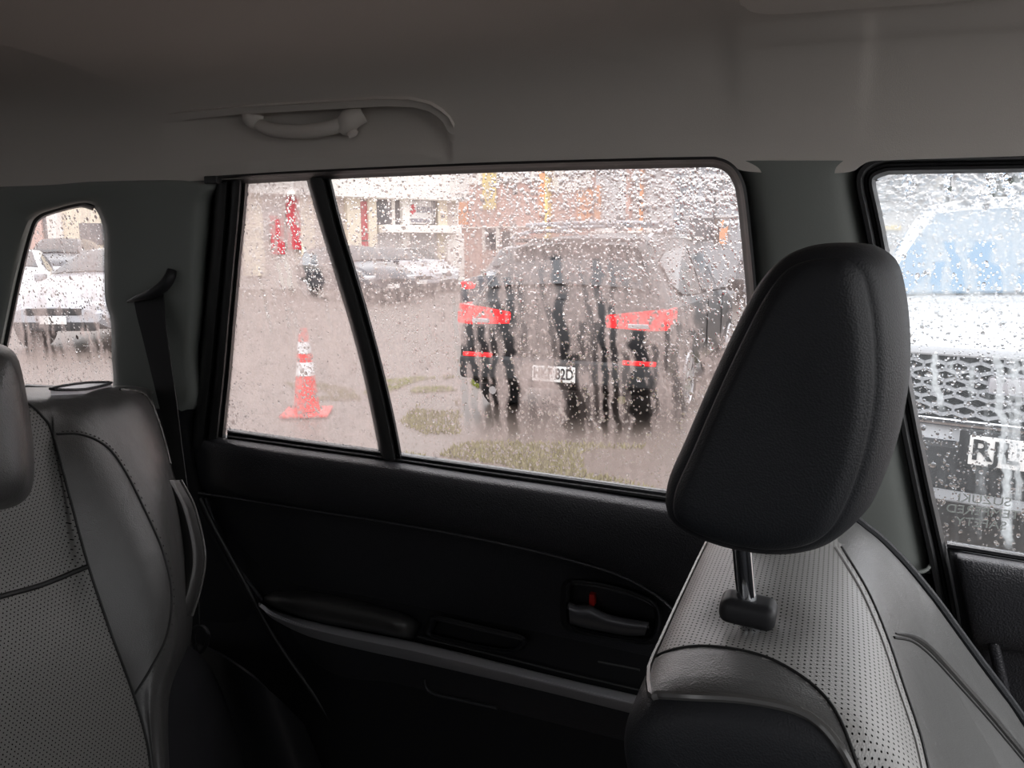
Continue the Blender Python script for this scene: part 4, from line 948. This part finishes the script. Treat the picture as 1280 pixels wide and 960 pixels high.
for s in (-1, 1):
    V = []; ol = [(.40, .80), (.40, .90), (.62, .93), (.84, .955), (.875, .90), (.88, .80), (.70, .785)]
    G2 = []
    o = prism('tail_light', [(s*x, z) for x, z in ol], .012, .13, M['lampred'], hb, axis=1, world=False, bev=.008)
    LB('tail_light_side', (s*.878, .20, .895), (.03, .24, .12), M['lampred'], o, .01)
    LB('reverse_lamp', (s*.66, .010, .825), (.16, .02, .035), M['lampclear'], o, .006)
    LB('reflector', (s*.68, -.018, .545), (.26, .03, .035), M['lampred'], hb, .006)
    tube('roof_rail', [(s*.60, .55, 1.44), (s*.60, .62, 1.52), (s*.60, 1.3, 1.575), (s*.61, 2.2, 1.575), (s*.61, 2.55, 1.50)], .018, M['silverpaint'], hb, world=False)
    mr_ = LB('door_mirror', (s*1.02, 2.85, 1.03), (.17, .10, .13), M['darkpaint'], hb, .035)
    LB('mirror_arm', (s*.92, 2.86, .99), (.12, .05, .03), M['trimblk'], mr_, .01)
    for y in (1.78, 2.72): LB('door_seam', (s*.902, y, .63), (.006, .012, .62), M['stitch'], hb, .001)
    tube('exhaust_tip', [(s*.55, -.01, .25), (s*.55, .15, .25)], .035, M['chrome'], hb, world=False)
for y in (1.0, 1.9): tube('roof_bar', [(-.66, y, 1.62), (0, y, 1.635), (.66, y, 1.62)], .02, M['silverpaint'], hb, world=False)
LB('rear_spoiler', (0, .43, 1.475), (1.16, .22, .03), M['darkpaint'], hb, .012)
LB('rear_bumper', (0, .03, .44), (1.70, .14, .20), M['trimblk'], hb, .05)
LB('hatch_strip', (0, .028, .79), (.78, .03, .025), M['chrome'], hb, .008)
LB('hatch_seam', (0, .006, .66), (1.2, .02, .010), M['stitch'], hb, .002)
platetext(hb, 'HKF 82D', (.0, -.045, .425), .36, .125, -1, M['plate'], M['ink'])
tube('rear_wiper', [(-.05, .16, 1.0), (-.05, .18, 1.04), (.28, .21, 1.10)], .009, M['trimblk'], hb, world=False)

# white four wheel drive, front towards the camera, turned a little
ph = math.radians(13); fcx = Vector((.70, 3.72, 0)); L = 4.6
st = [(0.0, .5, .9, 1.35, .80, .70), (.2, .35, 1.05, 1.66, .90, .74), (1.2, .33, 1.08, 1.74, .93, .74), (2.3, .33, 1.08, 1.73, .93, .73), (2.75, .33, 1.08, 1.60, .93, .75), (3.55, .33, 1.08, 1.16, .93, .80), (3.9, .33, 1.06, 1.12, .93, .78), (4.35, .34, .96, 1.04, .91, .74), (4.55, .40, .90, .97, .84, .70), (4.62, .45, .8, .86, .78, .66)]
orig = fcx + Vector((math.sin(ph), math.cos(ph), 0))*L
ws, row, side, topp = car('white_suv', 'white four wheel drive with black honeycomb grille facing the front door window', tuple(orig), PI-ph, st, M['whitepaint'], M['skyglass'],
    [('s', [(.5, .1, .85), (1.2, .05, .92)]), ('s', [(1.28, .05, .93), (2.2, .05, .92)]), ('s', [(2.28, .05, .92), (2.7, .05, .9), (3.2, .05, .35)]), ('t', [(2.72, .80), (3.0, .86), (3.3, .9), (3.60, .92)], 'windscreen', .008)],
    [(.95, .37), (3.75, .37)])
YF = 4.63
LB('front_panel', (0, YF-.06, .80), (1.52, .10, .34), M['trimblk'], ws, .04)
LB('front_bumper', (0, YF-.04, .47), (1.62, .16, .22), M['trimblk'], ws, .05)
LB('skid_plate', (0, YF-.05, .345), (1.2, .14, .07), M['greywall'], ws, .02)
LB('bonnet_lip', (0, YF-.03, .975), (1.50, .12, .05), M['whitepaint'], ws, .02)
LB('chrome_bar', (0, YF+.005, .665), (1.50, .05, .035), M['chrome'], ws, .014)
# honeycomb grille of raised wire cells
V, ff = [], []
cw, ch = .085, .036
def bar(a, b, wd=.007, y=YF+.012):
    d = Vector((b[0]-a[0], 0, b[1]-a[1])); nrm = Vector((-d.z, 0, d.x)).normalized()*wd; k = len(V)
    for p in (a, b):
        for s in (-1, 1):
            for yy_ in (y-.02, y+.006): V.append((p[0]+s*nrm.x, yy_, p[1]+s*nrm.z))
    ff.extend([(k, k+1, k+3, k+2), (k+4, k+6, k+7, k+5), (k+1, k+5, k+7, k+3), (k, k+2, k+6, k+4), (k, k+4, k+5, k+1), (k+2, k+3, k+7, k+6)])
for r_ in range(7):
    z = .70+r_*.037
    for c_ in range(-9, 10):
        x = c_*cw+(cw/2 if r_ % 2 else 0)
        if abs(x) > .74: continue
        bar((x-cw/2, z+.008), (x, z-.006)); bar((x, z-.006), (x+cw/2, z+.008)); bar((x-cw/2, z+.008), (x-cw/2, z+.031), .005)
gr = mesh_obj('grille_mesh', V, ff, M['greywall'], ws, smooth=False, world=False); gr['kind'] = 'stuff'
for dz in (.845,): 
    LB('badge', (0, YF+.028, dz), (.19, .02, .075), M['silver'], ws, .02)
platetext(ws, 'RJL 07', (-.045, YF+.055, .565), .36, .125, 1, M['plate'], M['ink'])
LB('plate_holder', (-.045, YF+.043, .565), (.44, .012, .16), M['trimblk'], ws, .004)
for s in (-1, 1):
    LB('headlight', (s*.80, YF-.14, .86), (.16, .22, .14), M['lampclear'], ws, .04)
    mr_ = LB('door_mirror', (s*1.04, 3.0, 1.16), (.20, .12, .17), M['whitepaint'], ws, .04)
    tube('roof_rail', [(s*.66, .4, 1.69), (s*.66, .6, 1.78), (s*.66, 1.6, 1.80), (s*.67, 2.3, 1.78), (s*.67, 2.6, 1.68)], .018, M['silverpaint'], ws, world=False)
    tube('wiper', [(s*.1-.2, 3.56, 1.19), (s*.1, 3.45, 1.235), (s*.1+.35, 3.50, 1.215)], .01, M['trimblk'], ws, world=False)

# generic parked cars
def sedan_st(h=1.42, L=4.3, hw=.88, van=False):
    k = h/1.42
    return [(0, .42, .72*k, .80*k, .74, .6), (.08, .3, .88*k, .96*k, hw*.95, .68), (.45 if not van else .2, .26, .92*k, (1.02 if not van else 1.30)*k, hw, .62), (1.0 if not van else .5, .26, .93*k, 1.36*k, hw, .6), (1.6, .26, .93*k, h, hw, .61), (2.3, .26, .92*k, h-.02, hw, .61), (2.75, .26, .92*k, h-.17, hw, .62), (3.25, .26, .91*k, 1.0*k, hw, .7), (3.85, .28, .80*k, .87*k, hw*.97, .68), (4.15, .33, .68*k, .73*k, hw*.9, .62), (L, .42, .55*k, .60*k, hw*.8, .55)]
W_S = [('s', [(1.05, .1, .85), (1.6, .05, .9), (2.0, .05, .9)]), ('s', [(2.06, .05, .9), (2.5, .05, .9), (3.0, .05, .4)]), ('t', [(2.45, .8), (2.8, .86), (3.15, .9)], 'windscreen', .006), ('t', [(.55, .8), (.75, .84), (.95, .84)], 'rear_window', -.006)]
def parked(name, label, px, py, face_deg, pm, h=1.42, van=False, at=None):
    """px,py: ground point under the middle of the nose, face_deg: heading of the nose"""
    p = onG(px, py) if at is None else Vector((at[0], at[1], 0)); a = math.radians(face_deg); hd = Vector((math.cos(a), math.sin(a), 0)); org = p-hd*4.3
    r_, row, side, topp = car(name, label, (org.x, org.y, 0), a-PI/2, sedan_st(h, van=van), pm, M['carglass'], W_S, [(.8, .32), (3.45, .32)])
    for s in (-1, 1):
        LB('headlight', (s*.62, 4.17, .64*h/1.42), (.30, .16, .11), M['lampclear'], r_, .03)
        LB('tail_light', (s*.66, .06, .82*h/1.42), (.26, .12, .12), M['lampred'], r_, .03)
        LB('door_mirror', (s*.97, 2.85, .98*h/1.42), (.17, .1, .12), pm, r_, .03)
    LB('grille', (0, 4.27, .56*h/1.42), (.76, .08, .10), M['trimblk'], r_, .02)
    LB('lower_grille', (0, 4.27, .36), (1.1, .10, .12), M['trimblk'], r_, .02)
    LB('number_plate', (0, 4.33, .45), (.36, .012, .11), M['plate'], r_, .004)
    return r_
parked('parked_hatchback', 'dark blue parked car beside the slanting window bar, left of the silver cars', 492, 379, -28, M['bluepaint'], 1.5, van=True)
parked('parked_sedan', 'bright silver parked car right of the dark blue one', 527, 371.5, -30, M['silverpaint'], 1.45)
parked('parked_sedan', 'small white parked car farthest right in the row before the building', 553, 365, -30, M['whitepaint'], 1.45)
parked('parked_sedan', 'silver car nose seen through the middle of the small rear quarter window', 72, 441, -66, M['silverpaint'], 1.42)
parked('parked_sedan', 'white car at the left edge of the small rear quarter window', 4, 398, -40, M['whitepaint'], 1.4)
parked('parked_suv', 'black tall car standing behind the silver one in the quarter window', 62, 372, -50, M['bluepaint'], 1.75, van=True)
parked('parked_hatchback', 'dark car just left of the red lit hatchback, partly hidden by it', 545, 405, 90, M['bluepaint'], 1.48, at=(-4.62, 15.0))
# (its tail light faces the camera)
sp = parked('parked_suv', 'blue grey car at the far right edge of the large window beyond the hatchback', 990, 392, -78, M['bluepaint'], 1.6, van=True)

# ------------------------------------------------------------------ traffic cone
cp = onG(384, 517); tcn_ = thing('traffic_cone', 'orange traffic cone with two white bands standing on the asphalt', 'traffic cone', (cp.x, cp.y, 0), .5)
H = .74
def conering(nm, z0, z1, off, m, cap=False, par=tcn_):
    V = []; prof_ = []
    rad = lambda z: .115+(.034-.115)*(z/H)
    for z in np.linspace(z0, z1, 5): prof_.append((rad(z)+off, z))
    if cap: prof_.append((.012, z1))
    prof_ = [(rad(z0)-.004, z0)]+prof_
    for q, z in prof_:
        for k in range(28): a = 2*PI*k/28; V.append((q*math.cos(a), q*math.sin(a), z))
    return mesh_obj(nm, V, grid_faces(len(prof_), 28, True), m, par, world=False, ang=40)
rbox('base', (0, 0, .014), (.40, .40, .028), M['coneo'], tcn_, bev=.015, world=False)
cone_b = conering('cone_body', .035, H, 0, M['coneo'], True)
conering('reflective_band', .34, .455, .003, M['conew']); conering('reflective_band', .53, .63, .003, M['conew'])
conering('collar', .49, .515, .008, M['coneo'])

# ------------------------------------------------------------------ buildings
class Facade:
    def __init__(s, name, label, A, B, zt, m, depth=2):
        s.a = Vector((A[0], A[1], 0)); b = Vector((B[0], B[1], 0)); s.u = (b-s.a).normalized(); s.L = (b-s.a).length; s.n = Vector((s.u.y, -s.u.x, 0))
        if s.n.dot(-s.a) < 0: s.n = -s.n
        s.root = thing(name, label, 'building', tuple(s.a), math.atan2(s.u.y, s.u.x)); s.sy = 1 if Vector((-s.u.y, s.u.x, 0)).dot(s.n) > 0 else -1
        LB('wall', (s.L/2, -s.sy*depth/2, zt/2-.05), (s.L, depth, zt+.1), m, s.root, .02)
    def loc(s, px, py):
        r = ray(px, py); t = (s.a-CAM).dot(s.n)/r.dot(s.n); P = CAM+r*t; return (P-s.a).dot(s.u), P.z
    def box(s, nm, x0, y0, x1, y1, m, d0=.0, d1=.08, par=None):
        ua, za = s.loc(x0, y1); ub, zb = s.loc(x1, y0); ub2, _ = s.loc(x1, (y0+y1)/2)
        c = ((ua+ub)/2, s.sy*(d0+d1)/2, (za+zb)/2); return LB(nm, c, (abs(ub-ua), d1-d0, abs(zb-za)), m, par or s.root, min(.02, (d1-d0)*.3))
g1, g2 = Wd(296, 312, 27), Wd(573, 312, 31.5)
b1 = Facade('showroom_building', 'long white showroom with a wide fascia, dark windows and a small lettered sign', g1, g2, 4.9, M['wallbeige'])
b1.box('fascia', 296, 206, 573, 243, M['wallwhite'], 0, .9)
b1.box('pillar', 433, 243, 446, 345, M['cream'], 0, .35); b1.box('banner', 447, 252, 457, 300, M['redflag'], .1, .2); b1.box('banner', 449, 302, 458, 325, M['redflag'], .1, .2)
b1.box('pillar', 459, 243, 466, 345, M['cream'], 0, .35); wnd = b1.box('window', 467, 244, 500, 286, M['darkwin'], 0, .06); b1.box('mullion', 489, 246, 492, 286, M['wallwhite'], .06, .12, wnd)
b1.box('pillar', 501, 243, 507, 345, M['wallwhite'], 0, .35)
sg = b1.box('sign', 508, 250, 538, 280, M['signw'], .1, .3); b1.box('sign_frame', 508, 246, 540, 251, M['darkwin'], .08, .35); b1.box('sign_frame', 535, 248, 540, 281, M['darkwin'], .06, .3); b1.box('sign_stripe', 510, 274, 533, 278, M['signgrey'], .3, .32)
ua, za = b1.loc(526, 263); 
rot = Matrix(((1, 0, 0), (0, 0, -1), (0, 1, 0))).to_4x4() if b1.sy < 0 else Matrix(((-1, 0, 0), (0, 0, 1), (0, 1, 0))).to_4x4()
text_mesh('sign_lettering', 'SUZUKI', .30, M['signgrey'], Matrix.Translation((ua, b1.sy*.33, za)) @ rot, sg, depth=.01, world=False, sx_=.62, bold=.008)
ua2, za2 = b1.loc(512, 262)
em = [(-.14, .10), (.02, .20), (.14, .10), (.02, .02), (.14, -.06), (-.02, -.20), (-.14, -.08), (0, 0)]
prism('sign_emblem', [(ua2+x, za2+z) for x, z in em], b1.sy*.31, b1.sy*.335, M['redflag'], sg, axis=1, world=False)
b1.box('canopy', 470, 283, 562, 291, M['wallwhite'], 0, 1.0); b1.box('pillar', 546, 243, 556, 345, M['cream'], 0, .2); b1.box('roller_door', 470, 292, 556, 348, M['greylt'], 0, .05)
b1.box('white_column', 553, 292, 573, 350, M['wallwhite'], .1, .5)
b1.box('window', 326, 258, 350, 300, M['greylt'], 0, .05); b1.box('banner', 358, 240, 375, 312, M['redflag'], .1, .25); b1.box('banner', 338, 270, 352, 318, M['redflag'], .1, .25); b1.box('pillar', 376, 243, 388, 345, M['cream'], 0, .3); b1.box('pillar', 306, 243, 324, 345, M['cream'], 0, .3)
g1, g2 = Wd(577, 312, 34.3), Wd(741, 312, 31)
b2 = Facade('brick_building', 'pink brick building with yellow post and orange panels behind the hatchback', g1, g2, 5.0, M['pinkwall'])
b2.box('downpipe', 566, 247, 570, 350, M['darkwin'], .0, .12); b2.box('orange_panel', 574, 251, 585, 281, M['orange'], 0, .08); b2.box('orange_panel', 676, 204, 684, 272, M['orange'], 0, .2); b2.box('yellow_post', 685, 204, 690, 340, M['yellow'], 0, .35)
b2.box('sill_band', 572, 281, 740, 286, M['wallwhite'], 0, .15); b2.box('upper_wall', 572, 204, 674, 232, M['wallwhite'], 0, .1); b2.box('yellow_panel', 605, 216, 622, 262, M['yellow'], .1, .14)
w2 = b2.box('window', 608, 286, 624, 312, M['darkwin'], 0, .05); b2.box('window_frame', 605, 285, 608, 316, M['wallwhite'], 0, .15, w2); b2.box('window_frame', 622, 285, 626, 316, M['wallwhite'], 0, .15, w2)
w2 = b2.box('window', 628, 289, 640, 318, M['darkwin'], 0, .05); b2.box('window_frame', 640, 285, 643, 320, M['wallwhite'], 0, .15, w2)
b2.box('upper_wall', 692, 204, 740, 240, M['wallwhite'], 0, .1); b2.box('orange_panel', 722, 232, 742, 282, M['orange'], 0, .1)
g1, g2 = Wd(743, 312, 29.8), Wd(844, 312, 28)
b3 = Facade('rendered_building', 'pale rendered building with brown pilasters between the brick and grey buildings', g1, g2, 5.0, M['greylt'])
b3.box('pilaster', 784, 204, 792, 320, M['pinkwall'], 0, .25); b3.box('pilaster', 800, 204, 806, 320, M['orange'], 0, .2); b3.box('orange_panel', 744, 232, 752, 285, M['orange'], 0, .1); b3.box('window', 770, 270, 782, 300, M['darkwin'], 0, .08); b3.box('ledge', 742, 288, 848, 292, M['wallwhite'], 0, .3)
g1, g2 = Wd(848, 312, 24), Wd(1072, 312, 21)
b4 = Facade('grey_shed', 'grey board clad shed with dark opening and orange door right of the hatchback', g1, g2, 4.4, M['greywall'])
for y in (218, 244, 268): b4.box('cladding_joint', 846, y, 1075, y+2.2, M['greylt'], 0, .06)
b4.box('cladding_post', 844, 205, 853, 330, M['greywall'], .05, .3); b4.box('downpipe', 893, 225, 894.5, 300, M['darkwin'], .02, .1)
b4.box('dark_opening', 862, 273, 891, 300, M['darkwin'], 0, .06); b4.box('brown_door', 893, 274, 900, 305, M['bark'], 0, .08); b4.box('orange_door', 900, 275, 911, 305, M['orange'], 0, .1); b4.box('white_band', 846, 296, 880, 300, M['wallwhite'], 0, .4)
g1, g2 = Wd(1082, 312, 25), Wd(1420, 312, 24)
b5 = Facade('pale_house', 'pale boarded house behind the white four wheel drive', g1, g2, 4.4, M['greylt'])
b5.box('column', 1160, 204, 1179, 320, M['wallwhite'], 0, .4); b5.box('window', 1128, 215, 1143, 245, M['greywall'], 0, .08); b5.box('window', 1182, 205, 1190, 252, M['darkwin'], 0, .08); b5.box('yellow_band', 1095, 282, 1125, 288, M['yellow'], 0, .1)
for y in (230, 240, 250, 262): b5.box('board_shadow', 1085, y, 1158, y+1.6, M['greywall'], 0, .04)
# building seen through the quarter window
g1, g2 = Wd(-170, 312, 31), Wd(286, 312, 31)
b6 = Facade('cream_building', 'cream building with a dark window behind the cars in the small quarter window', g1, g2, 4.6, M['cream'])
b6.box('window', 50, 262, 66, 310, M['darkwin'], 0, .08); b6.box('window', 102, 279, 131, 306, M['darkwin'], 0, .08); b6.box('pillar', 40, 230, 50, 330, M['pinkwall'], 0, .2); b6.box('pillar', 66, 230, 74, 330, M['wallwhite'], 0, .15)

# dark leafed tree between the house and the white car
tp = Wd(1252, 312, 12.5); tr = thing('tree', 'dark branching tree behind the roof of the white four wheel drive', 'tree', (tp.x, tp.y, 0))
trk = tube('trunk', [(0, 0, 0), (.05, 0, 1.2), (0, .05, 2.4), (.1, 0, 3.6)], [.14, .12, .09, .05], M['bark'], tr, world=False)
rg = np.random.default_rng(5)
for k in range(7):
    a = k*.9; tube('branch', [(0, 0, 1.5+k*.25), (math.cos(a)*.6, math.sin(a)*.5, 2.1+k*.25), (math.cos(a)*1.1, math.sin(a)*.9, 2.5+k*.28)], [.05, .035, .015], M['bark'], tr, world=False)
V, f = [], []
for k in range(2600):
    a = rg.normal(0, 1, 3); a /= np.linalg.norm(a); q = rg.uniform(.3, 1)**.5; c = np.array((a[0]*1.35*q, a[1]*1.1*q, 2.9+a[2]*.95*q)); 
    if vnoise(c[0]*2.2, c[2]*2.2, 3) < .42: continue
    u = rg.normal(0, 1, 3); u /= np.linalg.norm(u); v = np.cross(u, rg.normal(0, 1, 3)); v /= np.linalg.norm(v); i0 = len(V); V += [c, c+u*.05+v*.03, c+u*.12, c+u*.05-v*.03]; f.append((i0, i0+1, i0+2, i0+3))
fo = mesh_obj('foliage', V, f, M['foliage'], tr, smooth=False, world=False); fo['kind'] = 'stuff'
